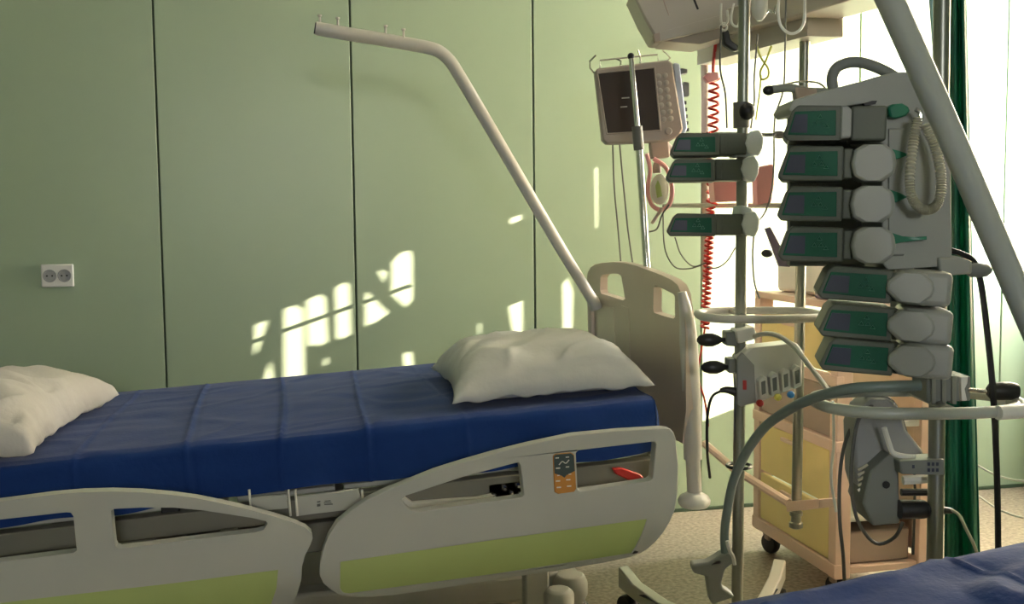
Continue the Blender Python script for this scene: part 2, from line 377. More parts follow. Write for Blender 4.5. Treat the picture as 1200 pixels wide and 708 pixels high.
# base chassis (stands level on the floor)
m = MB(); m.box((-.85, 2.55, .12), (.72, 2.62, .19)); m.box((-.85, 3.05, .12), (.72, 3.12, .19)); m.box((-.85, 2.55, .12), (-.79, 3.12, .19)); m.box((.66, 2.55, .12), (.72, 3.12, .19))
m.box((-.8, 2.66, .12), (.66, 3.0, .17))
obj('chassis', m, M['bed_plastic'], bed, bevel=.01)
for x in (-.55, .42):
    m = MB(); m.box((x-.07, 2.72, .17), (x+.07, 2.92, .30)); m.box((x-.05, 2.75, .30), (x+.05, 2.89, .41+x*.05))
    obj('lift_column', m, M['bed_plastic'], bed, bevel=.01)
for x in (-.82, .69):
    for y in (2.53, 3.14):
        cst = obj('castor', MB().lathe([(.03, -.014), (.06, -.014), (.065, -.006), (.065, .006), (.06, .014), (.03, .014)], (x, y, .065), (0, 1, 0), 22), M['black'], bed)
        m = MB().lathe([(.035, .0), (.045, .02), (.045, .05), (.035, .07)], (x, y, .12), (0, 0, 1), 16); m.box((x-.012, y-.022, .06), (x+.03, y+.022, .125))
        obj('castor_housing', m, M['bed_plastic'], cst, bevel=.003)
# column foot seen below the head rail
m = MB(); A = onV(655, 705, 2.42)
m.lathe([(.036, 0), (.036, .05), (.028, .062)], (A.x, A.y, A.z-.03), (0, 0, 1), 20); m.box((A.x-.08, A.y+.01, A.z-.02), (A.x-.02, A.y+.05, A.z+.075))
obj('corner_column', m, M['bed_plastic'], bed, bevel=.006)
# ---- headboard: plane X = .965
HX = .958
def hb(px, py, X=HX): return BI @ onX(px, py, X)
o = [hb(*q) for q in ((690, 400), (689, 391), (688, 350), (688, 326), (689, 319), (692, 313.5), (697, 310), (704, 308.3), (719, 307), (733, 308.5), (745.6, 311.6), (762, 317.5), (775, 322.5), (787, 328), (794, 334), (799, 345), (802, 365), (803.5, 390), (804, 480), (800, 520), (760, 500), (720, 470))]
w1 = [hb(*q) for q in ((703.6, 325), (706, 322), (716, 320.5), (724, 321), (728, 323.5), (730, 335), (732.5, 350), (730, 352), (716, 347.5), (704.5, 344), (703.5, 340))]
w2 = [hb(*q) for q in ((766, 337), (768, 334.5), (779, 339.5), (789, 344.5), (791, 348), (791, 371), (789, 373.5), (778, 370.5), (766.5, 366.5), (765.5, 362))]
hbo = obj('headboard', MB().prism(o, [w1, w2], (.024, 0, 0)), M['head_plastic'], bed, local=True, bevel=.006, seg=3)
for xs_ in ((706, 719), (728, 736)):
    q = [hb(xs_[0], 358, HX-.002), hb(xs_[1], 361, HX-.002), hb(xs_[1]+4, 470, HX-.002), hb(xs_[0]+4, 460, HX-.002)]
    obj('rib', MB().prism(q, [], (.004, 0, 0)), M['head_plastic'], hbo, local=True, bevel=.001)
a = [onV(x, y, 2.585) for x, y in ((799, 342), (805, 372), (808, 420), (811, 480), (812, 538))]
obj('end_post', MB().tube(a, lambda t: .011+.012*min(1, t*2.5), 14), M['white_tube'], bed)
obj('end_post', MB().tube([onV(812, 538, 2.585), onV(814, 576, 2.585)], .0185, 14), M['white_tube'], bed)
c = onV(813.5, 586, 2.585)
obj('bumper_disc', MB().lathe([(.02, -.018), (.034, -.016), (.040, -.009), (.041, .0), (.036, .010), (.024, .017), (.019, .019)], c, (0, 0, 1), 24), M['white'], bed)
obj('end_post', MB().tube([hb(694, 352, .955), hb(696, 470, .955)], .012, 12), M['head_plastic'], bed, local=True)
# footboard, left of the frame
obj('footboard', MB().box((-1.295, 2.40, .40), (-1.26, 3.28, .84)), M['head_plastic'], bed, local=True, bevel=.015, seg=3)

# ---- blue sheet over the mattress
def sheet(name, x0, x1, ya, yb, zt, drop_n, drop_f, M4, seed, folds=(), wrk=1., drop_head=0.0):
    """draped cloth: x along the bed, s across it"""
    nx, ns = 400, 90; W = yb-ya; R = .022; L = drop_n+W+drop_f; bm = bmesh.new(); g = []
    for i in range(nx+1):
        x = x0+(x1-x0)*i/nx; row = []
        for j in range(ns+1):
            s = L*j/ns
            if s < drop_n: y, z, k = ya-.004, zt-(drop_n-s), -1
            elif s < drop_n+W: y, z, k = ya+(s-drop_n), zt, 0
            else: y, z, k = yb+.004, zt-(s-drop_n-W), 1
            # round edges
            if k == 0:
                e = min(y-ya, yb-y)
                if e < R: z -= (R-e)**2/(2*R)*.9
            elif k == -1 and zt-z < R: y += (R-(zt-z))**2/(2*R)*.9
            h = 0
            for fx, am in folds:
                d = (x-fx-.012*math.sin(s*3+fx*20))/.0045; h += am*math.exp(-d*d)
                d2 = (x-fx-.012*math.sin(s*3+fx*20)-.011)/.008; h -= am*.5*math.exp(-d2*d2)
            n1 = noise.noise(Vector((x*3+seed, s*4, 0)))*.006
            n2 = noise.noise(Vector((x*9+s*6, s*14-x*6, seed)))*.0035
            rg = abs(noise.noise(Vector((x*2.2+s*1.8+seed*2, s*5-x*2.6, 5.)))); n3 = max(0, .12-rg)*.035
            dsp = (n1+n2+n3)*wrk+h
            if k == 0: z += max(dsp, -.004); 
            elif k == -1:
                y -= max(dsp*1.1, -.002)+.001; hem = (drop_n-s)/max(drop_n, .01)
                y -= hem*.006*(1+math.sin(x*17+seed)+.6*math.sin(x*31))
                if j == 0: z += .006*math.sin(x*5+seed)+.003*math.sin(x*23)
            if drop_head and x > x1-.02: x_ = x
            row.append(bm.verts.new((x, y, z)))
        g.append(row)
    for i in range(nx):
        for j in range(ns): bm.faces.new((g[i][j], g[i+1][j], g[i+1][j+1], g[i][j+1]))
    # end flaps
    for col, dx in ((g[0], -.006), (g[-1], .006)):
        prev = col
        for st in range(1, 5):
            cur = [bm.verts.new((v.co.x+dx*(1+st*.1), v.co.y, max(min(v.co.z, zt)-.030*st, zt-.12) if v.co.z > zt-.12 else v.co.z)) for v in col]
            for j in range(ns): bm.faces.new((prev[j], prev[j+1], cur[j+1], cur[j]))
            prev = cur
    bmesh.ops.remove_doubles(bm, verts=bm.verts, dist=.00005)
    me = bpy.data.meshes.new(name); bm.to_mesh(me); bm.free(); me.transform(M4)
    o = bpy.data.objects.new(name, me); COL.objects.link(o)
    for p in me.polygons: p.use_smooth = True
    me.materials.append(M['sheet']); return o
sh1 = sheet('bed_sheet', -1.24, .895, 2.372, 3.285, .623, .128, .05, BM, 1.3, ((-.205, .0045), (.002, .0055), (.212, .005), (.42, .002), (-.42, .003)), .75)
tag(sh1, 'blue disposable sheet draped over the mattress of the bed along the wall', 'bed sheet')

# ---- pillows
def pillow(name, cx, cy, base, lx, ly, h, rot, seed, m_, M4, sharp=.55, amp=1.0, lift=None):
    bm = bmesh.new(); n = 64; g = {}
    for side in (1, -1):
        for i in range(n+1):
            for j in range(n+1):
                if side == -1 and (i in (0, n) or j in (0, n)): g[side, i, j] = g[1, i, j]; continue
                u, v = i/n*2-1, j/n*2-1
                pin = 1-.10*(1-u*u)*abs(v)**3 if True else 1
                x = u*lx/2*(1-.09*(1-u*u)**1*0-.10*(1-v*v)*u*u); y = v*ly/2*(1-.10*(1-u*u)*v*v)
                t = max(0, (1-u**4)*(1-v**4))**sharp
                q = Vector((x*5+seed, y*5, seed))
                wr = noise.noise(q)*.02+noise.noise(q*2.7)*.009+max(0, .15-abs(noise.noise(Vector((x*5-y*7, y*4+x*3, seed*3)))))*.05
                rim = .25 if max(abs(u), abs(v)) > .9 else 1
                edge = .009*noise.noise(Vector((x*24, y*24, seed)))
                z = (h*t*(.88 if side > 0 else .12)+(wr*t**.5*amp*rim if side > 0 else 0))*side+h*.12+.006+(edge if max(abs(u), abs(v)) > .93 else 0)
                if lift: z += lift(u, v)
                if side < 0: z = max(z, .004)
                g[side, i, j] = bm.verts.new((x, y, z))
        for i in range(n):
            for j in range(n):
                f = [g[side, i, j], g[side, i+1, j], g[side, i+1, j+1], g[side, i, j+1]]
                bm.faces.new(f if side > 0 else f[::-1])
    me = bpy.data.meshes.new(name); bm.to_mesh(me); bm.free()
    me.transform(M4 @ Matrix.Translation((cx, cy, base)) @ Matrix.Rotation(rot, 4, 'Z'))
    o = bpy.data.objects.new(name, me); COL.objects.link(o)
    for p in me.polygons: p.use_smooth = True
    me.materials.append(m_); return o
p1 = pillow('pillow', .672, 2.70, .628, .50, .60, .125, rad(-3), 3.1, M['linen'], BM, amp=1.15)
tag(p1, 'creased white pillow at the headboard end of the blue-sheeted bed', 'pillow')
p2 = pillow('pillow', -.825, 2.713, .628, .73, .70, .135, rad(-6), 8.4, M['linen2'], BM, sharp=.36, amp=1.4)
tag(p2, 'plump cream-white pillow with a frilled edge at the left end of the blue sheet', 'pillow')

# ---- lifting pole of the far bed
def Yp(x, y, Y): return onY(x, y, Y)
t = thing('lifting_pole', 'white bent lifting pole rising over the bed beside the wall', 'lifting pole', Yp(698, 358, 3.10))
obj('tube', MB().tube([Yp(370, 33, 2.84), Yp(400, 38.5, 2.84), Yp(440, 45, 2.85), Yp(478, 51.5, 2.86), Yp(500, 55.5, 2.865), Yp(514, 60, 2.87), Yp(525, 69, 2.88), Yp(535, 83, 2.89), Yp(570, 142, 2.93), Yp(620, 228, 3.0), Yp(660, 296, 3.06), Yp(697, 356, 3.12)], .0175, 18), M['white_tube'], t)
obj('end_cap', MB().tube([Yp(368.5, 32.7, 2.84), Yp(370.5, 33.1, 2.84)], .0150, 16, smooth=False), M['black'], t)
for (x, y) in ((375, 30), (396, 33), (452, 42), (473, 46)):
    a = Yp(x, y, 2.85); obj('peg', MB().lathe([(.003, 0), (.003, .022), (.0055, .024), (.0055, .028)], a, (0, -.1, 1), 8), M['white_tube'], t)
obj('socket_tube', MB().tube([Yp(694, 350, 3.13), Yp(699, 362, 3.13)], .0195, 16, smooth=False), M['white_tube'], t)

# ---- slim IV pole plugged into the bed head
t = thing('drip_pole', 'slim chrome drip pole at the bed head passing in front of the patient monitor', 'drip pole', Yp(767, 450, 2.74))
obj('lower_tube', MB().tube([Yp(767, 452, 2.74), Yp(748.5, 165, 2.80)], .0105, 12), M['chrome'], t)
obj('upper_tube', MB().tube([Yp(748.5, 165, 2.80), Yp(739.5, 68, 2.82)], .0075, 12), M['chrome'], t)
obj('cap', MB().ball(Yp(739.3, 66, 2.82), .010), M['black'], t)
obj('collar', MB().tube([Yp(749, 176, 2.80), Yp(746.5, 148, 2.80)], .015, 14), M['cable_grey'], t)

# ================================================================== patient monitor
t = thing('patient_monitor', 'grey-brown patient monitor with dark screen and basket hooks beside the drip pole', 'monitor', onV(755, 170, 3.15))
MD = 3.15
body = [(697, 84), (700, 80), (783, 70), (788, 73), (801, 152), (796, 160), (784, 166), (711, 169), (706, 164)]
case = obj('case', MB().prism(V(body, MD), [], FH*.05), M['mon_case'], t, bevel=.006)
obj('screen_bezel', MB().tube([p-FH*.001 for p in V([(700, 86), (767, 79), (774, 153), (711, 157)], MD)], .004, 6, smooth=False, closed=True), M['mon_case'], t)
obj('back_case', MB().prism([p+FH*.045 for p in V([(704, 88), (780, 78), (792, 152), (716, 160)], MD)], [], FH*.05), M['mon_case'], t, bevel=.01)
obj('screen', MB().prism([p-FH*.0015 for p in V([(700, 86), (767, 79), (774, 153), (711, 157)], MD)], [], FH*.003), M['mon_screen'], t, smooth=False)
m = MB()
for x, y, w in ((733, 115, 9), (731, 125.5, 8)): m.prism([p-FH*.0022 for p in V([(x-w/2, y-.6), (x+w/2, y-1.2), (x+w/2, y+.2), (x-w/2, y+.8)], MD)], [], FH*.0008)
obj('screen_line', m, M['button'], t, smooth=False)
bt = [(771.5, 89.5), (779.5, 88.5), (772.5, 98), (780.5, 97), (773.5, 106.5), (781.5, 105.5), (774, 115), (782.5, 114), (775, 123.5), (783.5, 122.5), (785, 131), (777, 132), (786, 139), (778, 140)]
for x, y in bt:
    p = onV(x, y, MD)
    obj('button', MB().lathe([(.0085, 0), (.0085, .003), (.006, .0045)], p, -FH, 10), M['button'], t)
obj('knob', MB().lathe([(.011, 0), (.011, .008), (.009, .01)], onV(783, 154, MD), -FH, 14), M['button'], t)
sd = V([(790, 73), (797, 74), (806, 150), (803, 157), (798, 157)], MD)
obj('side_module', MB().prism([p+FH*.005 for p in sd], [], FH*.13), M['mon_side'], t, bevel=.004, label='pale blue side of the monitor')
for q in ((800, 78, 808, 85), (803, 94, 810, 112)):
    obj('side_plug', MB().prism([p+FH*.03 for p in V([(q[0], q[1]), (q[2], q[1]+1), (q[2], q[3]-1), (q[0], q[3])], MD)], [], FH*.03), M['cable_grey'], t, bevel=.003)
for i in range(6):
    y = 117+i*8; x = 803+(y-117)*.09
    obj('side_port', MB().prism([p+FH*.03 for p in V([(x, y), (x+3.5, y), (x+3.5, y+4), (x, y+4)], MD)], [], FH*.01), M['black'], t)
bk = thing('wire_basket', 'thin wire basket hooks on top of the patient monitor', 'basket', onV(745, 75, MD))
for pts in ([(697, 84), (692, 78), (692, 70), (699, 63)], [(783, 71), (787, 66), (783, 61), (778, 57)], [(704, 80), (704, 69), (772, 62), (773, 71)], [(728, 78), (729, 70), (723, 67)], [(752, 76), (752, 66), (749, 57)], [(728, 79), (734, 83), (730, 86)], [(752, 74), (758, 76), (754, 79)]):
    obj('wire', MB().tube([p+FH*.03 for p in V(pts, MD)], .0028, 6, smooth=False), M['chrome'], bk)
# arm holding the monitor to the bridge post
obj('mount_arm', MB().tube([onV(770, 160, 3.2), onV(790, 178, 3.22), onV(824, 180, 3.28)], .014, 10), M['mon_case'], t)
obj('mount_block', MB().prism(V([(762, 166), (784, 164), (786, 184), (764, 186)], 3.16), [], FH*.05), M['brown'], t, bevel=.005)

# ================================================================== supply bridge (beam, console, posts)
PL, PR = onV(825.5, 200, 3.30), onV(940, 200, 2.72)
br = thing('supply_bridge', 'beige overhead supply bridge with sloping console and two hanging posts above the pumps', 'supply bridge', (PR.x, PR.y, .35))
dirb = (Vector((PR.x, PR.y, 0))-Vector((PL.x, PL.y, 0))).normalized(); nb = Vector((dirb.y, -dirb.x, 0))
if nb.dot(FH) > 0: nb = -nb                 # towards the camera
def onB(px, py, off=0):                     # upright plane through the posts
    d = ray(px, py); n = nb; q = Vector((PL.x, PL.y, 0))+nb*off
    return _C+d*((q-_C).dot(n)/d.dot(n))
beam = obj('beam', MB().prism([onB(x, y, .05) for x, y in ((817, 52), (870, 37), (946, 18), (946, 42), (870, 62), (817, 76))], [], -nb*.10), M['beige'], br, bevel=.004)
obj('upper_beam', MB().prism([onB(x, y, .09) for x, y in ((850, 10), (943, -16), (1010, -36), (1010, -4), (996, 0), (943, 16), (850, 40))], [], -nb*.13), M['beige'], br, bevel=.004)
obj('beam_lip', MB().prism([onB(x, y, .056) for x, y in ((817, 66), (946, 34), (946, 42), (817, 76))], [], -nb*.006), M['beige'], br)
obj('post', MB().tube([onB(826, 60), onB(827, 330)], .0125, 12, smooth=False), M['brown'], br)
obj('post', MB().tube([onB(943.5, 30), onB(933, 612)], .0135, 12, smooth=False), M['steel'], br)
# console in front: sloping face with lid lines
cons = [(740, -10), (755, 22), (768, 45), (775, 46), (868, 22), (868, -10)]
CD = 2.95
obj('console', MB().prism([onV(x, y, CD) for x, y in cons], [], FH*.16), M['beige'], br, bevel=.008)
obj('console_edge', MB().prism([onV(x, y, CD-.02) for x, y in ((769, 39), (850, 16), (870, 18), (870, 26), (775, 48), (769, 48))], [], FH*.02), M['beige'], br, bevel=.002)
obj('console_shelf', MB().prism([onV(x, y, CD+.02) for x, y in ((775, 48), (820, 52), (880, 34), (868, 26))], [], FH*.14), M['beige'], br, bevel=.002)
obj('corner_cap', MB().prism([onV(x, y, CD-.022) for x, y in ((766, 40), (773, 38), (774, 48), (768, 49))], [], FH*.03), M['brown'], br)
obj('lid_line', MB().tube([onV(812, -4, CD-.001), onV(818, 11, CD-.001)], .003, 6), M['black'], br)
obj('lid_line', MB().tube([onV(776, -4, CD-.001), onV(784, 18, CD-.001)], .0015, 6), M['brown'], br)
# gas outlets under the console
for x, y in ((868, 4), (902, 2), (925, 8)):
    obj('outlet', MB().prism([onB(x-8, y-6, .06), onB(x+8, y-9, .06), onB(x+8, y+4, .06), onB(x-8, y+7, .06)], [], -nb*.02), M['light_dev'], br, bevel=.003)
obj('outlet', MB().prism([onB(925, 3, .07), onB(934, 1, .07), onB(934, 12, .07), onB(925, 14, .07)], [], -nb*.02), M['black'], br)
# shelf rail and bottom bracket
obj('cross_bar', MB().tube([onB(778, 241, .03), onB(880, 241, .03), onB(936, 241, .03)], .007, 8, smooth=False), M['beige'], br)
obj('cross_bar', MB().tube([onB(829, 156), onB(866, 156)], .004, 8), M['steel'], br)
bot = [(795, 520), (803, 515), (862, 545), (930, 588), (962, 590), (962, 600), (925, 603), (858, 560)]
obj('bottom_bracket', MB().tube([onB(826, 520, .02), onB(862, 551, .02), onB(925, 590, .02)], .012, 8, smooth=False), M['pink_beige'], br)
obj('clamp_plate', MB().prism([onB(920, 588, .03), onB(960, 585, .03), onB(960, 595, .03), onB(922, 600, .03)], [], -nb*.06), M['pink_beige'], br, bevel=.002)
obj('pole_foot', MB().lathe([(.010, .0), (.017, -.004), (.017, -.014), (.012, -.016), (.012, -.03), (.018, -.034), (.018, -.046), (.010, -.05)], onB(933, 598), (0, 0, 1), 14), M['steel'], br)
# infusion hooks below the console
def wire(parent_label, cat, pts, r, m_, name='hook', grp=None):
    return tag(obj(name, MB().tube(P3(pts), r, 8), m_), parent_label, cat, grp)
wire('white wire hook hanging under the console, left of the black probe', 'hook', [(845, 4, 2.6), (845, 24, 2.6), (848, 30, 2.6), (853, 24, 2.6), (852, 12, 2.6)], .003, M['white'])
wire('white wire hook hanging under the console, directly left of the pump pole top', 'hook', [(860, 4, 2.6), (857, 18, 2.6), (858, 28, 2.6), (864, 31, 2.6), (867, 25, 2.6)], .003, M['white'])
wire('large white U-shaped wire hook at the right end of the beam', 'hook', [(913, -6, 2.45), (912, 14, 2.45), (915, 30, 2.45), (925, 39, 2.45), (935, 37, 2.45), (942, 26, 2.45), (943, 0, 2.45), (943, -8, 2.45)], .0035, M['white'])
wire('small silver double hook just right of the pump pole top', 'hook', [(893, -4, 2.5), (891, 10, 2.5), (895, 18, 2.5), (901, 12, 2.5), (907, 15, 2.5), (910, 6, 2.5)], .003, M['chrome'])
o = obj('clear_bottle', MB().lathe([(.006, 0), (.016, .012), (.019, .03), (.019, .09), (.012, .10)], onV(890, 22, 2.5)+Vector((0, 0, -.005)), (0, 0, 1), 16), M['hose_clear'])
tag(o, 'pale infusion bottle hanging neck down beside the pump pole at the top', 'bottle')
t = thing('black_probe', 'black angled probe hanging on a hook under the console', 'probe', onV(855, 50, 2.62))
obj('body', MB().prism(V([(847, 36), (854, 34), (857, 47), (867, 54), (866, 59), (860, 60), (848, 52)], 2.62), [], FH*.025), M['black'], t, bevel=.005)
obj('ring', MB().tube(V([(848, 27), (852, 32), (849, 36), (844, 32)], 2.62), .003, 6, closed=True), M['white'], t)

# ================================================================== infusion pumps
def pump_parts(root, W, h, style):
    """local: x right, y away from viewer, z up; origin at lower-left front"""
    gw = W*.52
    b = MB().prism([(-.004, 0, .010), (.004, 0, 0), (gw+.006, 0, 0), (gw+.006, 0, h-.004), (.02, 0, h-.002), (.010, 0, h-.012)], [], (0, .11, 0))
    body = obj('housing', b, M['pump_grey'], root, local=True, bevel=.003)
    gp = obj('green_panel', MB().prism([(.004, -.0015, .010), (gw-.003, -.0015, .008), (gw-.004, -.0015, h-.012), (.015, -.0015, h-.013)], [], (0, .003, 0)), M['pump_green'], root, local=True, bevel=.001)
    obj('display', MB().prism([(.008, -.0025, .014), (gw*.42, -.0025, .013), (gw*.42, -.0025, h-.018), (.016, -.0025, h-.018)], [], (0, .0015, 0)), M['pump_screen'], gp, local=True, smooth=False)
    m = MB(); cx, cz = gw*.66, h*.47
    for dx, dz in ((0, .010), (-.008, -.001), (.003, -.001), (.011, -.006)):
        r1 = .0042
        m.tube([(cx+dx-r1, -.003, cz+dz-r1*.6), (cx+dx, -.003, cz+dz+r1), (cx+dx+r1, -.003, cz+dz-r1*.6)], .0006, 4, smooth=False, closed=True)
    obj('emblem', m, M['pump_mark'], gp, local=True)
    cl = MB().box((gw+.006, .004, .004), (gw+.022, .105, h-.008))
    obj('collar', cl, M['pump_grey'], root, local=True, bevel=.003)
    if style == 'grip':
        x0, x1 = gw+.018, W; k = (x1-x0)*.22; zz0, zz1 = -.001, h-.002
        oc = [(x0+k*.3, -.012, zz0+.008), (x0+k*1.2, -.012, zz0), (x1-k*1.2, -.012, zz0), (x1-k*.2, -.012, zz0+.012), (x1, -.012, (zz0+zz1)/2), (x1-k*.2, -.012, zz1-.012), (x1-k*1.2, -.012, zz1), (x0+k*1.2, -.012, zz1), (x0+k*.3, -.012, zz1-.008), (x0, -.012, (zz0+zz1)/2)]
        obj('grip_cap', MB().prism(oc, [], (0, .10, 0)), M['pump_cap'], root, local=True, bevel=.006, seg=3)
    elif style == 'grip_back':
        obj('drive_housing', MB().box((W*.62, .0, .0), (W, .11, h-.001)), M['pump_cap'], root, local=True, bevel=.010, seg=3)
        c0, c1, zz0, zz1 = W*.50, W*.86, .003, h-.004; k = (c1-c0)*.25
        oc = [(c0, -.012, zz0+.018), (c0+k, -.012, zz0+.002), (c1-k, -.012, zz0), (c1-k*.2, -.012, zz0+.014), (c1, -.012, (zz0+zz1)/2), (c1-k*.2, -.012, zz1-.014), (c1-k, -.012, zz1), (c0+k, -.012, zz1-.001), (c0, -.012, zz1-.018)]
        obj('grip_cap', MB().prism(oc, [], (0, .03, 0)), M['pump_cap'], root, local=True, bevel=.005, seg=3)
    elif style == 'flat':
        obj('door_end', MB().prism([(gw+.004, -.001, .002), (gw+.022, -.001, .004), (gw+.022, -.001, h-.012), (gw+.014, -.001, h-.004), (gw+.004, -.001, h-.004)], [], (0, .1, 0)), M['pump_cap'], root, local=True, bevel=.003)
        obj('drive_housing', MB().box((gw+.022, .012, 0), (W, .11, h-.004)), M['pump_grey'], root, local=True, bevel=.004)
    elif style == 'pole':
        obj('drive_housing', MB().box((gw+.004, .006, .002), (W*.86, .1, h-.004)), M['pump_grey'], root, local=True, bevel=.003)
        x0, x1 = W*.84, W*1.05
        oc = [(x0, -.004, h*.5), (x0+.008, -.004, .004), (x1-.010, -.004, -.002), (x1-.002, -.004, h*.3), (x1, -.004, h*.7), (x1-.010, -.004, h+.002), (x0+.008, -.004, h-.002)]
        obj('grip_cap', MB().prism(oc, [], (0, .08, 0)), M['pump_cap_lit'], root, local=True, bevel=.005, seg=3, label='end cap coloured as if sunlit')
def face(px, py, D, yaw=0, rollz=0):
    p = onV(px, py, D); a = -YAW+yaw      # local x to the right, y away
    return Matrix.Translation(p) @ Matrix.Rotation(a, 4, 'Z') @ Matrix.Rotation(rollz, 4, 'Y')
SC = 1.8/FPX
ups = [(917, 165, 'flat', 'topmost pump of the tall rack, the one without an octagonal grip'),
       (911, 212, 'grip', 'second pump from the top of the tall rack, with octagonal grip'),
       (910, 259, 'grip', 'third pump from the top of the tall rack'),
       (911, 306, 'grip', 'fourth pump from the top of the tall rack, lowest on the grey column')]
gproto = None
for x, y, st, lb in ups:
    mt = face(x+3, y, 1.8, rad(-14), rad(1.0))
    if st == 'grip' and gproto:
        o = copy_tree(gproto, mt)
        o['label'] = lb; continue
    o = thing('infusion_pump', 'green-faced '+lb, 'infusion pump', mtx=mt, group='infusion pumps in the tall rack')
    pump_parts(o, .187 if st == 'grip' else .165, .062, st)
    if st == 'grip': gproto = o
lows = [(957, 352, 'upper of the three pumps hanging below the grey column'), (958, 396, 'middle of the three pumps hanging below the grey column'), (959, 436, 'lowest of the three pumps hanging below the grey column')]
lp = None
for x, y, lb in lows:
    mt = face(x+3, y-2, 1.78, rad(-12), rad(4))
    if lp: o = copy_tree(lp, mt); o['label'] = 'green-faced '+lb; continue
    o = thing('infusion_pump', 'green-faced '+lb, 'infusion pump', mtx=mt, group='infusion pumps in the tall rack')
    pump_parts(o, .213, .060, 'grip_back'); lp = o
pp = None
for x, y, lb in ((785, 183, 'top pump on the slim pump pole, under the round black knob'), (780, 213, 'second pump on the slim pump pole, directly below the top one'), (781, 277, 'lowest pump on the slim pump pole, apart from the other two')):
    mt = face(x+2, y, 2.36, rad(-8), rad(.5))
    if pp: o = copy_tree(pp, mt); o['label'] = 'green-faced '+lb; continue
    o = thing('infusion_pump', 'green-faced '+lb, 'infusion pump', mtx=mt, group='infusion pumps on the slim pole')
    pump_parts(o, .192, .054, 'pole'); pp = o

# ================================================================== tall rack on its pole
RD = 1.86
P2 = onV(1098, 560, RD)
rk = thing('pump_rack', 'tall grey pump rack with carrying handle, green tabs and steel pole', 'pump rack', (P2.x, P2.y, 0))
ov = [(924, 128), (930, 117), (960, 108), (1010, 95), (1040, 86), (1058, 84), (1080, 86), (1104, 96), (1114, 130), (1116, 300), (1108, 312), (1040, 316), (1034, 308), (1034, 168), (1020, 166), (1020, 120), (930, 134)]
obj('column', MB().prism(V(ov, RD-.05), [], FH*.11), M['pump_cap'], rk, bevel=.006, seg=3)
obj('side_channel', MB().prism(V([(1042, 150), (1062, 150), (1060, 300), (1042, 300)], RD-.056), [], FH*.01), M['pump_cap'], rk, bevel=.003)
obj('handle', MB().tube(V([(977, 106), (975, 92), (980, 80), (992, 74), (1006, 73), (1022, 77), (1038, 84), (1050, 91)], RD-.03), .0095, 12), M['grey_dev'], rk)
obj('slot', MB().prism(V([(1012, 121), (1022, 118), (1028, 118), (1026, 122), (1014, 124)], RD-.053), [], FH*.01), M['black'], rk)
obj('back_plate', MB().prism(V([(925, 128), (1040, 128), (1040, 312), (925, 312)], RD+.075), [], FH*.02), M['grey_dev'], rk, bevel=.003)
obj('lock_tab', MB().prism(V([(1041, 126), (1046, 122), (1058, 121), (1065, 125), (1067, 130), (1062, 136), (1050, 139), (1043, 137)], RD-.07), [], FH*.02), M['tab_green'], rk, bevel=.003)
for q in ([(1042, 174), (1055, 177), (1066, 181), (1054, 186), (1042, 188)], [(1042, 222), (1055, 226), (1064, 231), (1054, 236), (1042, 240)], [(1042, 272), (1058, 277), (1074, 278), (1086, 277), (1086, 281), (1074, 282), (1056, 284), (1042, 288)]):
    obj('lock_tab', MB().prism(V(q, RD-.066), [], FH*.016), M['tab_green'], rk, bevel=.002)
obj('lower_column', MB().prism(V([(1060, 312), (1106, 312), (1110, 440), (1064, 440)], RD-.0), [], FH*.08), M['pump_grey'], rk, bevel=.005)
obj('pole', MB().tube([onV(1104.5, -60, RD+.03), onV(1097, 560, RD+.03), Vector((P2.x, P2.y, .05))], .0145, 14, smooth=False), M['steel'], rk)
m = MB()
for k in range(5):
    a = 2*math.pi*k/5+.5; m.tube([Vector((P2.x, P2.y, .10)), Vector((P2.x+.28*math.cos(a), P2.y+.28*math.sin(a), .075))], lambda t: .022-.008*t, 8, smooth=False)
obj('foot_base', m, M['steel'], rk)
for k in range(5):
    a = 2*math.pi*k/5+.5
    obj('castor', MB().lathe([(.01, -.012), (.033, -.012), (.036, 0), (.033, .012), (.01, .012)], (P2.x+.28*math.cos(a), P2.y+.28*math.sin(a), .036), (math.sin(a), math.cos(a), 0), 16), M['black'], rk)
cb = obj('clamp_block', MB().prism(V([(1086, 444), (1138, 441), (1138, 470), (1086, 472)], RD-.03), [], FH*.07), M['grey_dev'], rk, bevel=.003)
for x in (1092, 1104, 1116): obj('clamp_fin', MB().prism(V([(x, 441), (x+5, 441), (x+5, 474), (x, 474)], RD-.036), [], FH*.02), M['steel'], cb, bevel=.001)
obj('clamp_plate', MB().prism(V([(1126, 442), (1135, 441), (1134, 450), (1131, 456), (1134, 470), (1127, 470)], RD-.04), [], FH*.03), M['white'], rk, bevel=.002)
obj('knob_stem', MB().tube(V([(1134, 457), (1160, 459)], RD-.03), .004, 8), M['chrome'], rk)
obj('clamp_knob', MB().lathe([(.008, 0), (.015, .006), (.0165, .02), (.0165, .04), (.013, .053), (.006, .056)], onV(1157, 458.5, RD-.03), _R0, 16), M['black'], rk)
obj('bracket', MB().prism(V([(1100, 302), (1122, 300), (1140, 306), (1140, 321), (1102, 324)], RD-.06), [], FH*.04), M['pump_cap'], rk, bevel=.004)
obj('clamp_knob', MB().lathe([(.006, 0), (.012, .008), (.013, .022), (.011, .036), (.005, .044)], onV(1132, 317, RD-.04), _R0, 14), M['grey_dev'], rk)
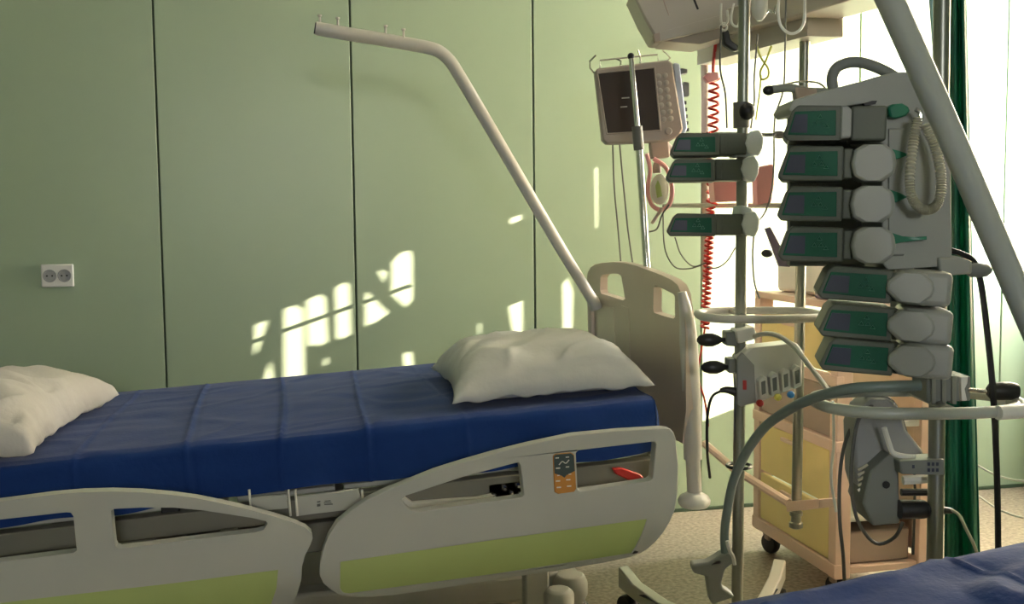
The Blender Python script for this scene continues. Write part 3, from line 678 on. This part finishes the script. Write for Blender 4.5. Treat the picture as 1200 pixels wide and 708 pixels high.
# ring handle
cx = onV(1070, 470, RD); ang = [2*math.pi*k/28 for k in range(28)]
ctr = onZ(1070, 471, onV(1070, 471, RD).z)
def se(a, p): return math.copysign(abs(a)**p, a)
ring = []
for a in ang:
    ring.append(Vector((ctr.x, ctr.y, ctr.z))+_R0*(.172*se(math.cos(a), .75))+FH*(.115*se(math.sin(a), .75)))
obj('ring_handle', MB().tube(ring, .0105, 12, closed=True, sub=3), M['near_tube'], rk)
obj('ring_grip', MB().tube([ctr+_R0*.10+FH*-.114+Vector((0, 0, 0)), ctr+_R0*.155-FH*.095, ctr+_R0*.173-FH*.04, ctr+_R0*.172+FH*.02], .0125, 12), M['white'], rk)
for sgn in (-.115, .115):
    obj('ring_strut', MB().tube([ctr+FH*sgn*.98+_R0*.035, ctr+_R0*.035], .007, 8), M['steel'], rk)
# ribbed tube loop on the rack
cp = P3([(1076, 138, 1.76), (1070, 170, 1.76), (1066, 215, 1.75), (1072, 238, 1.75), (1086, 246, 1.75), (1099, 238, 1.75), (1103, 212, 1.75), (1097, 176, 1.76), (1084, 146, 1.76)])
m = MB(); m.tube(cp, lambda t: .0075+.0016*math.sin(t*520), 10, sub=40)
t = thing('ribbed_tube', 'looped cream ribbed tube hanging on the side of the tall pump rack', 'tube', onV(1088, 246, 1.75))
obj('tube', m, M['corr'], t)
obj('hook', MB().tube(V([(1079, 142), (1078, 132), (1073, 128)], 1.77), .004, 8), M['chrome'], t)

# ================================================================== slim pump pole (pole 1)
PD = 2.40
B1 = onV(864, 700, PD); B1 = Vector((B1.x, B1.y, 0))
sp = thing('pump_pole', 'slim steel rolling pump pole standing between the bed and the tall rack', 'pump pole', B1)
TOP = onV(873, -40, PD)
obj('pole', MB().tube([Vector((B1.x, B1.y, .12)), onV(864, 690, PD), TOP], .0135, 14, smooth=False), M['steel'], sp)
def leg(tip, cz=.11):
    mid = Vector((B1.x, B1.y, .085))*.5+Vector(tip)*.5; mid.z = .11-.0
    return [Vector((B1.x, B1.y, .10)), mid, Vector(tip)]
T1 = onZ(735, 676, .12); T2 = onZ(912, 668, .12); T3 = Vector((B1.x*2-T1.x+.05, B1.y*2-T1.y, .12))
T4 = Vector((B1.x-.1, B1.y-.32, .12)); T5 = Vector((B1.x+.25, B1.y-.2, .12))
for i, T in enumerate((T1, T2, T3, T4, T5)):
    d = Vector((T.x-B1.x, T.y-B1.y, 0)).normalized(); s = Vector((-d.y, d.x, 0))
    m = MB(); pts = []
    A0 = Vector((B1.x, B1.y, .0))+d*.02; L = (Vector((T.x, T.y, 0))-Vector((B1.x, B1.y, 0))).length
    prof = [(0, .085, .125), (.3, .07, .11), (.6, .065, .103), (.85, .075, .115), (1.0, .088, .145)]
    up = [A0+d*(L*u)+Vector((0, 0, b)) for u, a, b in prof]; lo = [A0+d*(L*u)+Vector((0, 0, a)) for u, a, b in prof]
    m.prism([p-s*.017 for p in up+lo[::-1]], [], s*.034)
    lg = obj('leg', m, M['white_tube'] if i == 1 else M['near_tube'], sp, bevel=.004)
    e = A0+d*(L*.93)
    obj('castor', MB().lathe([(.012, -.02), (.034, -.02), (.037, -.012), (.037, .012), (.034, .02), (.012, .02)], (e.x, e.y, .037), s, 18), M['black'], lg)
obj('hub', MB().lathe([(.03, .075), (.045, .085), (.045, .125), (.02, .14)], (B1.x, B1.y, 0), (0, 0, 1), 20), M['near_tube'], sp)
obj('lock_knob', MB().ball(onV(875.5, 130.5, PD-.03), .0195, (1, 1, 1)), M['black'], sp)
obj('lock_body', MB().tube(V([(869, 120), (869, 150)], PD), .019, 12), M['cable_grey'], sp)
obj('side_knob', MB().ball(onV(913, 158, PD), .015, (1.1, .8, .6)), M['cable_grey'], sp)
obj('knob_stem', MB().tube(V([(880, 158), (908, 158)], PD), .004, 8), M['cable_grey'], sp)
obj('clamp', MB().prism(V([(863, 158), (884, 158), (885, 182), (862, 184)], PD-.05), [], FH*.08), M['pump_cap_lit'], sp, bevel=.005)
obj('clamp', MB().prism(V([(868, 240), (882, 244), (884, 254), (866, 252)], PD-.05), [], FH*.08), M['pump_cap_lit'], sp, bevel=.004)
# ring handle 1
rc = onV(890, 369, PD+.0)
rg = [rc+_R0*(.138*se(math.cos(a), .7))+FH*(.11*se(math.sin(a), .7)) for a in ang]
obj('ring_handle', MB().tube(rg, .0095, 10, closed=True, sub=3), M['white_tube'], sp)
for sg in (-1, 1): obj('ring_strut', MB().tube([rc+FH*.108*sg-_R0*.045, Vector((rc.x, rc.y, rc.z))-_R0*.045], .006, 8), M['steel'], sp)
# knobs + blocks
for x, y, bx in ((832, 398.5, 857), (837, 430.5, 860)):
    kk = obj('clamp_knob', MB().lathe([(.004, -.030), (.011, -.024), (.0155, -.010), (.0155, .006), (.011, .018), (.005, .028), (.005, .05)], onV(x, y, PD-.02), _R0, 16), M['black'], sp)
    obj('clamp_body', MB().prism(V([(bx-6, y-9), (bx+8, y-10), (bx+8, y+8), (bx-6, y+7)], PD-.03), [], FH*.05), M['grey_dev'], sp, bevel=.003)
obj('holder', MB().prism(V([(863, 388), (884, 383), (888, 397), (865, 403)], PD-.05), [], FH*.07), M['white'], sp, bevel=.003)
obj('drip_ring', MB().tube([onV(866, 546, PD)+_R0*(.028*math.cos(a))+FH*(.028*math.sin(a)) for a in ang], .004, 6, closed=True, sub=1), M['black'], sp)
# power strip
t = thing('power_strip', 'pale four-outlet power block clamped to the slim pump pole below its ring', 'power block', onV(895, 470, PD-.08))
def strip(px, py, o=0): return onV(px, py, PD-.06+o)
up = [strip(866, 415), strip(884, 407, .06), strip(936, 399, .06), strip(941, 406, .0), strip(884, 424, -.02)]
obj('body', MB().prism(V([(865, 420), (879, 408), (934, 402), (941, 412), (940, 452), (889, 472), (868, 476)], PD-.05), [], FH*.07), M['white'], t, bevel=.004)
obj('side_plate', MB().prism(V([(864, 420), (870, 413), (884, 428), (886, 472), (868, 477), (864, 474)], PD-.055), [], FH*.01), M['light_dev'], t, bevel=.002)
obj('switch', MB().prism(V([(871, 446), (875, 446), (875, 457), (871, 457)], PD-.06), [], FH*.006), M['red'], t, bevel=.001, label='red rocker switch')
for k in range(4):
    x = 889+k*13.2; y = 447-k*4.2
    hd = obj('outlet_hood', MB().prism(V([(x, y), (x+5, y-6), (x+10, y-4), (x+11, y+18), (x+2, y+22)], PD-.075), [], FH*.03), M['white'], t, bevel=.002)
    obj('outlet', MB().prism(V([(x+3, y+1), (x+8, y-1), (x+8.5, y+14), (x+4, y+16)], PD-.0765), [], FH*.003), M['grey_dev'], hd)
for x, y, mm, nm in ((925, 462, 'blue', 'blue'), (910, 465, 'cable_yel', 'yellow'), (889, 472, 'red', 'red')):
    obj('plug', MB().lathe([(.004, 0), (.008, .003), (.008, .010), (.004, .014)], onV(x, y, PD-.08), (0, -1, 0), 10), M[mm], t, label=nm+' plug')
# black plug with cable beside the block
t = thing('power_cable', 'black plug and cable looping down from the left of the power block', 'cable', onV(855, 458, PD))
obj('plug', MB().tube(V([(864, 460), (852, 457), (844, 458)], PD-.03), lambda q: .011-.006*q, 10), M['black'], t)
obj('cable', MB().tube(P3([(845, 458, 2.37), (834, 466, 2.38), (829, 490, 2.4), (829, 530, 2.42), (832, 560, 2.45)]), .0035, 6), M['black'], t)

# ================================================================== ward trolley
TX0, TX1, TY0, TY1 = 1.488, 1.80, 2.62, 3.15
tr = thing('ward_trolley', 'rose-beige ward trolley with yellow drawers behind the pump poles', 'trolley', ((TX0+TX1)/2, (TY0+TY1)/2, 0))
ZT = .84
for x in (TX0, TX1-.048):
    for y in (TY0, TY1-.04): obj('post', MB().box((x, y, .075), (x+.048, y+.04, ZT)), M['pink_beige'], tr, bevel=.003)
for za, zb in ((.08, .118), (.44, .472), (.625, .655)):
    obj('side_bar', MB().box((TX0-.004, TY0-.002, za), (TX0+.02, TY1, zb)), M['pink_beige'], tr, bevel=.002)
for z0_, z1_, yy in ((.12, .27, 0), (.28, .437, 0), (.475, .62, 0), (.66, .80, 0)):
    dm = 'brown' if .45 < z0_ < .64 else 'yellow'
    d = obj('drawer', MB().box((TX0+.004, TY0+.045, z0_), (TX0+.02, TY1-.045, z1_)), M[dm], tr, bevel=.003)
    obj('drawer_grip', MB().box((TX0-.006, TY0+.2, z1_-.03), (TX0+.004, TY1-.2, z1_-.018)), M['pink_beige'], d, bevel=.002)
obj('back_panel', MB().box((TX1-.02, TY0+.04, .12), (TX1-.005, TY1-.04, ZT-.02)), M['pink_beige'], tr)
obj('shelf', MB().box((TX0, TY0, ZT), (TX1, TY1, ZT+.022)), M['pink_beige'], tr, bevel=.004)
obj('shelf', MB().box((TX0+.02, TY0+.01, .235), (TX1-.02, TY1-.02, .25)), M['white'], tr, bevel=.003)
obj('shelf', MB().box((TX0+.02, TY0+.01, .085), (TX1-.02, TY1-.02, .105)), M['pink_beige'], tr, bevel=.003)
obj('shelf', MB().box((TX0+.02, TY0+.01, .50), (TX1-.02, TY1-.02, .518)), M['white'], tr, bevel=.003)
obj('lower_box', MB().box((TX0+.06, TY0+.03, .107), (TX1-.06, TY1-.1, .20)), M['brown'], tr, bevel=.006)
for x in (TX0+.04, TX1-.05):
    for y in (TY0+.06, TY1-.05):
        cs = obj('castor', MB().lathe([(.010, -.014), (.030, -.014), (.034, -.007), (.034, .007), (.030, .014), (.010, .014)], (x, y, .034), (1, .3, 0), 18), M['black'], tr)
        obj('castor_fork', MB().box((x-.018, y-.018, .045), (x+.018, y+.025, .084)), M['brown'], cs, bevel=.004)
# devices on the trolley
t = thing('ventilator', 'pale boxy ventilator standing on the trolley, washed out by the sun', 'ventilator', (1.65, 2.95, ZT+.022))
obj('case', MB().box((1.54, 2.80, ZT+.024), (1.78, 3.10, ZT+.12)), M['white'], t, bevel=.012)
obj('front_panel', MB().box((1.56, 2.794, ZT+.04), (1.76, 2.80, ZT+.10)), M['pink_beige'], t, bevel=.002)
for k in range(3): obj('dial', MB().lathe([(.014, 0), (.012, .014)], (1.59+.06*k, 2.794, ZT+.07), (0, -1, 0), 14), M['pinktube'], t)
o = obj('storage_box', MB().box((1.50, 2.66, ZT+.023), (1.64, 2.78, ZT+.065)), M['violet'], bevel=.006); tag(o, 'dark violet flat device lying on the trolley top at the ring handle', 'device')

# ================================================================== suction / pump device on the tall pole
t = thing('feeding_device', 'angular grey device with side vents clamped low on the tall rack pole', 'device', onV(1040, 616, 1.92))
DD = 1.90
obj('case', MB().prism(V([(1011, 590), (1020, 553), (1043, 532), (1053, 538), (1055, 614), (1023, 617)], DD), [], FH*.09), M['grey_dev'], t, bevel=.004)
obj('top_cover', MB().prism(V([(1003, 560), (1001, 500), (1009, 478), (1022, 468), (1042, 467), (1056, 480), (1063, 505), (1083, 530), (1080, 545), (1043, 531), (1019, 553), (1011, 588)], DD+.04), [], FH*.07), M['light_dev'], t, bevel=.006)
for k in range(5): obj('vent_slat', MB().tube(V([(1005.5, 551+k*6), (1017, 545+k*6)], DD+.03), .0028, 6), M['corr'] if k < 4 else M['white'], t)
obj('strap', MB().tube(V([(1036, 501), (1042, 520), (1047, 531), (1060, 535), (1072, 536)], DD-.005), .005, 8), M['white'], t)
obj('socket', MB().lathe([(.007, 0), (.007, .003), (.004, .003)], onV(1038, 568, DD), -FH, 12), M['black'], t)
bkt = obj('bracket', MB().prism(V([(1054, 541), (1107, 538), (1108, 557), (1056, 556)], DD-.03), [], FH*.05), M['grey_dev'], t, bevel=.003)
m = MB()
for x, y in ((1087, 544), (1092, 544), (1097, 544), (1087, 551), (1092, 551), (1097, 551), (1069, 547)): m.prism(V([(x, y-2), (x+3, y-2), (x+3, y+2), (x, y+2)], DD-.0312), [], FH*.001)
obj('print', m, M['pump_screen'], bkt, smooth=False)
obj('plug', MB().tube(V([(1054, 597), (1082, 597), (1090, 597), (1116, 599)], DD-.01), lambda q: .018-.013*max(0, (q-.3)/.7) if q > .3 else .018, 12), M['black'], t)
obj('mount_arm', MB().tube(V([(1056, 577), (1098, 577)], DD+.03), .007, 8), M['black'], t)
obj('tubes', MB().tube(V([(1058, 563), (1090, 561)], DD+.03), .009, 8), M['white'], t)
# cables around it
def cable(label, pts, r, m_, name='cable', cat='cable', n=7): return tag(obj(name, MB().tube(P3(pts), r, n), m_), label, cat)
cable('pale cord drooping from the black plug to the near bed sheet', [(1116, 598, 1.86), (1124, 604, 1.84), (1132, 620, 1.82), (1142, 640, 1.8), (1148, 660, 1.8)], .003, M['corr'], 'cord', 'cord')
cable('dark looped cable hanging in a wide U round the grey device', [(1030, 470, 1.95), (1008, 488, 1.93), (999, 530, 1.92), (998, 575, 1.92), (1006, 612, 1.92), (1026, 637, 1.92), (1048, 630, 1.92), (1058, 612, 1.93)], .0035, M['cable_grey'])
cable('dark cable running down to the near sheet left of the grey device', [(1003, 490, 1.97), (990, 520, 1.97), (984, 560, 1.97), (984, 610, 1.97), (988, 650, 1.97), (990, 690, 1.97)], .0035, M['cable_grey'])
cable('thin dark cable arching over the grey device behind the ring handle', [(1015, 478, 1.99), (1032, 466, 1.99), (1050, 475, 1.99), (1066, 520, 1.99), (1072, 560, 1.99), (1070, 650, 1.99)], .0025, M['cable_grey'])
cable('white cord hanging straight down beside the dark looped cable', [(976, 470, 2.1), (977, 520, 2.1), (974, 560, 2.1), (980, 600, 2.1)], .003, M['white'], 'cord', 'cord')
cable('black cable curving from the rack bracket down past the black knob to the near bed', [(1108, 292, 1.84), (1128, 298, 1.84), (1142, 308, 1.84), (1150, 335, 1.84), (1157, 390, 1.83), (1163, 450, 1.80), (1167, 520, 1.82), (1169, 590, 1.84), (1170, 660, 1.84)], .0055, M['black'])
cable('upper of two thin pale wires sagging between the green drape and the near headboard', [(1145, 545, 2.5), (1165, 556, 2.4), (1185, 562, 2.2), (1200, 564, 2.0), (1215, 566, 1.9)], .0025, M['hose_clear'], 'wire', 'wire')
cable('lower of two thin pale wires sagging between the green drape and the near headboard', [(1145, 580, 2.5), (1165, 594, 2.4), (1185, 603, 2.2), (1200, 607, 2.0), (1215, 610, 1.9)], .0025, M['hose_clear'], 'wire', 'wire')
# breathing hose
t = thing('breathing_hose', 'thick grey-teal hose arching from the tall rack down to the floor connector', 'hose', onV(850, 650, 2.15))
obj('hose', MB().tube(P3([(1078, 452, 1.74), (1040, 453, 1.74), (995, 456, 1.76), (955, 466, 1.82), (925, 480, 1.9), (897, 500, 1.98), (876, 528, 2.05), (860, 562, 2.10), (852, 600, 2.13), (849, 625, 2.15), (850, 648, 2.15)]), .0095, 12), M['hose_teal'], t)
obj('clip', MB().tube(P3([(852, 634, 2.13), (855, 645, 2.13), (859, 652, 2.13), (861, 662, 2.13)]), .004, 6), M['white'], t)
obj('connector', MB().prism(V([(843, 652), (852, 646), (862, 650), (861, 660), (850, 668), (846, 684), (847, 690), (855, 694), (862, 700), (836, 710), (832, 704), (830, 690), (828, 676), (812, 672), (811, 662), (830, 660)], 2.14), [], FH*.035), M['pump_cap'], t, bevel=.006, seg=3)
cable('pale thin hose curving down from the power block to the big ring handle', [(884, 394, 2.34), (898, 391, 2.3), (915, 395, 2.25), (932, 408, 2.2), (948, 428, 2.15), (962, 446, 2.1), (972, 460, 2.05)], .0055, M['hose_clear'], 'hose', 'hose')

# red coiled cord and other lines from the beam
t = thing('coiled_cord', 'bright red coiled cord hanging from the beam beside the bridge post', 'cord', onV(828, 390, 3.1))
obj('straight_cord', MB().tube(P3([(841, 10, 3.1), (839, 45, 3.1), (836, 75, 3.1), (836, 88, 3.1)]), .005, 8), M['red'], t)
def coil(a, b, turns, R, r):
    a, b = Vector(a), Vector(b); n = int(turns*10); ax = (b-a)
    return [a+ax*(i/n)+_R0*(R*math.cos(2*math.pi*i/10))+FH*(R*math.sin(2*math.pi*i/10)) for i in range(n+1)]
obj('coil', MB().tube(coil(onV(837, 92, 3.1), onV(834, 240, 3.1), 15, .014, 0), .0042, 6, sub=2), M['red'], t)
obj('coil', MB().tube(coil(onV(833, 243, 3.1), onV(826, 385, 3.1), 24, .011, 0), .0042, 6, sub=2), M['red'], t)
obj('cord_clip', MB().prism(V([(824, 90), (830, 85), (842, 84), (843, 93), (830, 97)], 3.07), [], FH*.03), M['pinktube'], t, bevel=.003)
obj('straight_cord', MB().tube(P3([(826, 385, 3.1), (822, 410, 3.1), (818, 440, 3.1), (826, 470, 3.1), (830, 500, 3.1)]), .003, 6), M['red'], t)
cable('grey line hanging left of the pump pole from the console hook', [(845, 30, 2.6), (844, 80, 2.6), (850, 110, 2.6), (852, 150, 2.6)], .0025, M['cable_grey'], 'line', 'cable')
cable('pale green line hanging right beside the pump pole', [(888, 40, 2.5), (884, 90, 2.5), (884, 120, 2.5), (880, 150, 2.45)], .0022, M['cable_grey'], 'line', 'cable')
cable('thin grey line from the U hook falling behind the rack knob to the lower pumps', [(921, 0, 2.5), (920, 60, 2.5), (918, 105, 2.5), (908, 140, 2.5), (907, 190, 2.5), (904, 225, 2.5), (896, 250, 2.5), (886, 262, 2.45)], .0022, M['cable_grey'], 'line', 'cable')
cable('yellow cable tied in a small loop under the beam', [(886, 52, 2.6), (892, 68, 2.6), (900, 80, 2.6), (900, 90, 2.6), (893, 93, 2.6), (891, 84, 2.6), (898, 70, 2.6), (904, 54, 2.6)], .0028, M['cable_yel'])
cable('yellow-green line dropping from the yellow loop to the pump clamp', [(892, 88, 2.6), (890, 110, 2.6), (886, 140, 2.5)], .0022, M['cable_yel'], 'line', 'cable')
cable('left of two dark cables hanging below the patient monitor', [(718, 168, 3.2), (720, 220, 3.25), (724, 265, 3.3), (728, 312, 3.35)], .0025, M['cable_grey'])
cable('right of two dark cables hanging below the patient monitor', [(726, 168, 3.2), (731, 220, 3.25), (736, 270, 3.3), (742, 312, 3.35)], .0025, M['cable_grey'])
cable('left thin cable loop sagging under the lowest pole pump', [(777, 250, 2.7), (779, 290, 2.7), (790, 312, 2.7), (806, 315, 2.7), (822, 311, 2.7)], .0018, M['cable_grey'])
cable('middle thin cable loop sagging under the lowest pole pump', [(791, 278, 2.7), (798, 298, 2.7), (812, 312, 2.7), (828, 308, 2.7)], .0018, M['cable_grey'])
cable('right thin cable loop sagging towards the pump pole', [(862, 290, 2.7), (852, 306, 2.7), (840, 314, 2.7), (828, 313, 2.7)], .0018, M['cable_grey'])
cable('thin grey wire dropping along the right of the pump pole', [(884, 268, 2.45), (882, 300, 2.45), (884, 330, 2.45), (890, 350, 2.45)], .002, M['cable_grey'], 'wire', 'wire')
# resuscitation bag and circuit hanging left of the pole pumps
t = thing('breathing_bag', 'small yellowish breathing bag in a rose circuit behind the pole pumps', 'breathing bag', onV(772, 235, 3.0))
obj('bag', MB().ball(onV(773, 222, 3.0), .034, (.8, .8, 1.3)), M['cream'], t)
obj('leaf_tag', MB().prism(V([(768, 218), (771, 211), (774, 218), (776, 230), (770, 232)], 2.965), [], FH*.003), M['bed_green'], t, label='green tag')
obj('neck', MB().tube(V([(770, 203), (770, 194), (774, 190)], 3.0), .012, 10), M['brown'], t)
obj('circuit', MB().tube(V([(758, 180), (762, 200), (759, 222), (764, 240), (776, 246), (786, 236), (787, 215), (780, 196), (766, 186)], 2.99), .0065, 8), M['pinktube'], t)
obj('circuit', MB().tube(V([(776, 244), (768, 256), (764, 262)], 2.98), .005, 8), M['brown'], t)
obj('circuit', MB().tube(V([(784, 240), (776, 252), (770, 268), (760, 272)], 2.98), .0025, 8), M['cable_grey'], t)
o = obj('rose_box', MB().prism(V([(836, 212), (866, 210), (866, 236), (838, 237)], 2.95), [], FH*.08), M['pinktube'], bevel=.004); tag(o, 'rose plastic box on the bridge shelf between the pole pumps', 'box')
o = obj('rose_holder', MB().prism(V([(886, 196), (906, 192), (908, 214), (904, 238), (888, 240)], 2.85), [], FH*.06), M['pinktube'], bevel=.004); tag(o, 'tall rose plastic holder between the pole pumps and the rack pumps', 'holder')
o = obj('card', MB().prism(V([(897, 268), (903, 266), (920, 298), (926, 313), (913, 312)], 2.5), [], FH*.012), M['violet'], bevel=.001); tag(o, 'grey-violet wedge-shaped cover hanging behind the fourth rack pump', 'cover')
o = obj('clip', MB().ball(onV(899, 297, 2.45), .012, (1.2, 1, .8)), M['black']); tag(o, 'small black clip beside the grey-violet wedge', 'clip')
t = thing('flexible_arm', 'short grey articulated arm with black tip at the top left of the tall rack', 'arm', onV(940, 108, 2.0))
obj('arm', MB().tube(V([(905, 105), (925, 103), (945, 107), (972, 108)], 2.0), .008, 10), M['grey_dev'], t)
obj('tip', MB().ball(onV(901, 106, 2.0), .0095, (1.3, 1, 1)), M['black'], t)
obj('wire', MB().tube(V([(917, 100), (935, 96), (958, 97), (970, 106)], 2.0), .002, 6), M['chrome'], t)
obj('joint', MB().prism(V([(932, 102), (958, 104), (958, 116), (934, 118)], 1.99), [], FH*.03), M['brown'], t, bevel=.003)

# ================================================================== green drape behind the tall pole
def drape(name, top, bot, ndiv, D, m_, amp, label):
    bm = bmesh.new(); rows = []
    for i in range(31):
        u = i/30; row = []
        for j in range(ndiv+1):
            v = j/ndiv; x = (top[0]*(1-u)+bot[0]*u)*(1-v)+(top[1]*(1-u)+bot[1]*u)*v; y = top[2]*(1-u)+bot[2]*u
            row.append(bm.verts.new(onV(x, y, D+amp*math.sin(v*13+u*1.2)+amp*.4*math.sin(v*29))))
        rows.append(row)
    for i in range(30):
        for j in range(ndiv): bm.faces.new((rows[i][j], rows[i][j+1], rows[i+1][j+1], rows[i+1][j]))
    me = bpy.data.meshes.new(name); bm.to_mesh(me); bm.free(); o = bpy.data.objects.new(name, me); COL.objects.link(o)
    for p in me.polygons: p.use_smooth = True
    me.materials.append(m_); sd_ = o.modifiers.new('thick', 'SOLIDIFY'); sd_.thickness = .002
    return tag(o, label, 'drape')
drape('drape', (1112, 1130, -60), (1106, 1150, 700), 24, 2.15, M['curtain'], .02, 'deep green drape hanging in folds behind the tall rack pole')
drape('plastic_strip', (1084, 1098, -60), (1097, 1103, 120), 10, 2.10, M['curtain_blue'], .01, 'pale blue plastic strip hanging above the rack, left of its pole')

# ================================================================== near bed (bottom right)
NZ = .648; NA = rad(9)
NMX = Matrix.Translation((.75, 1.19, NZ)) @ Matrix.Rotation(NA, 4, 'Z') @ Matrix.Rotation(-rad(2.6), 4, 'Y')
nb_ = thing('hospital_bed', 'second hospital bed at the lower right corner, mostly out of the picture', 'bed', mtx=NMX)
obj('mattress', MB().box((-1.55, -.88, -.13), (.50, -.012, -.012)), M['mattress'], nb_, local=True, bevel=.02)
m = MB(); m.box((-1.55, -.88, -.20), (.50, -.83, -.14)); m.box((-1.55, -.06, -.20), (.50, -.012, -.14)); m.box((-1.5, -.86, -.18), (-1.44, -.03, -.14)); m.box((.40, -.86, -.18), (.46, -.03, -.14))
obj('frame', m, M['bed_dark'], nb_, local=True, bevel=.004)
obj('headboard', MB().box((.515, -.90, -.25), (.55, .02, .27)), M['near_tube'], nb_, local=True, bevel=.015, seg=3)
m = MB(); m.box((-1.3, -.7, -.46), (.25, -.2, -.40))
for x in (-1.0, .0): m.box((x-.08, -.52, -.40), (x+.08, -.36, -.18))
obj('chassis', m, M['bed_plastic'], nb_, local=True, bevel=.01)
for x in (-1.25, .2):
    for y in (-.68, -.22):
        p = NMX @ Vector((x, y, 0)); q = NMX @ Vector((x, y, -.42))
        cs = obj('castor', MB().lathe([(.03, -.014), (.06, -.014), (.065, 0), (.06, .014), (.03, .014)], (q.x, q.y, .065), (0, 1, 0), 18), M['black'], nb_)
        obj('castor_stem', MB().tube([(q.x, q.y, .07), (q.x, q.y, q.z)], .02, 10), M['bed_plastic'], cs)
sh2 = sheet('bed_sheet', -1.58, .51, -.886, -.006, .0, .12, .12, NMX, 6.2, ((.1, .004), (.3, .003)), 2.2)
tag(sh2, 'rumpled blue sheet on the second bed at the lower right corner', 'bed sheet')
t = thing('lifting_pole', 'thick grey lifting pole of the second bed crossing the upper right corner', 'lifting pole', onV(1260, 520, 1.30))
obj('tube', MB().tube(P3([(990, -120, 1.20), (1043, 0, 1.22), (1110, 150, 1.25), (1170, 290, 1.27), (1215, 395, 1.29), (1262, 505, 1.31)]), .0158, 20), M['near_tube'], t)
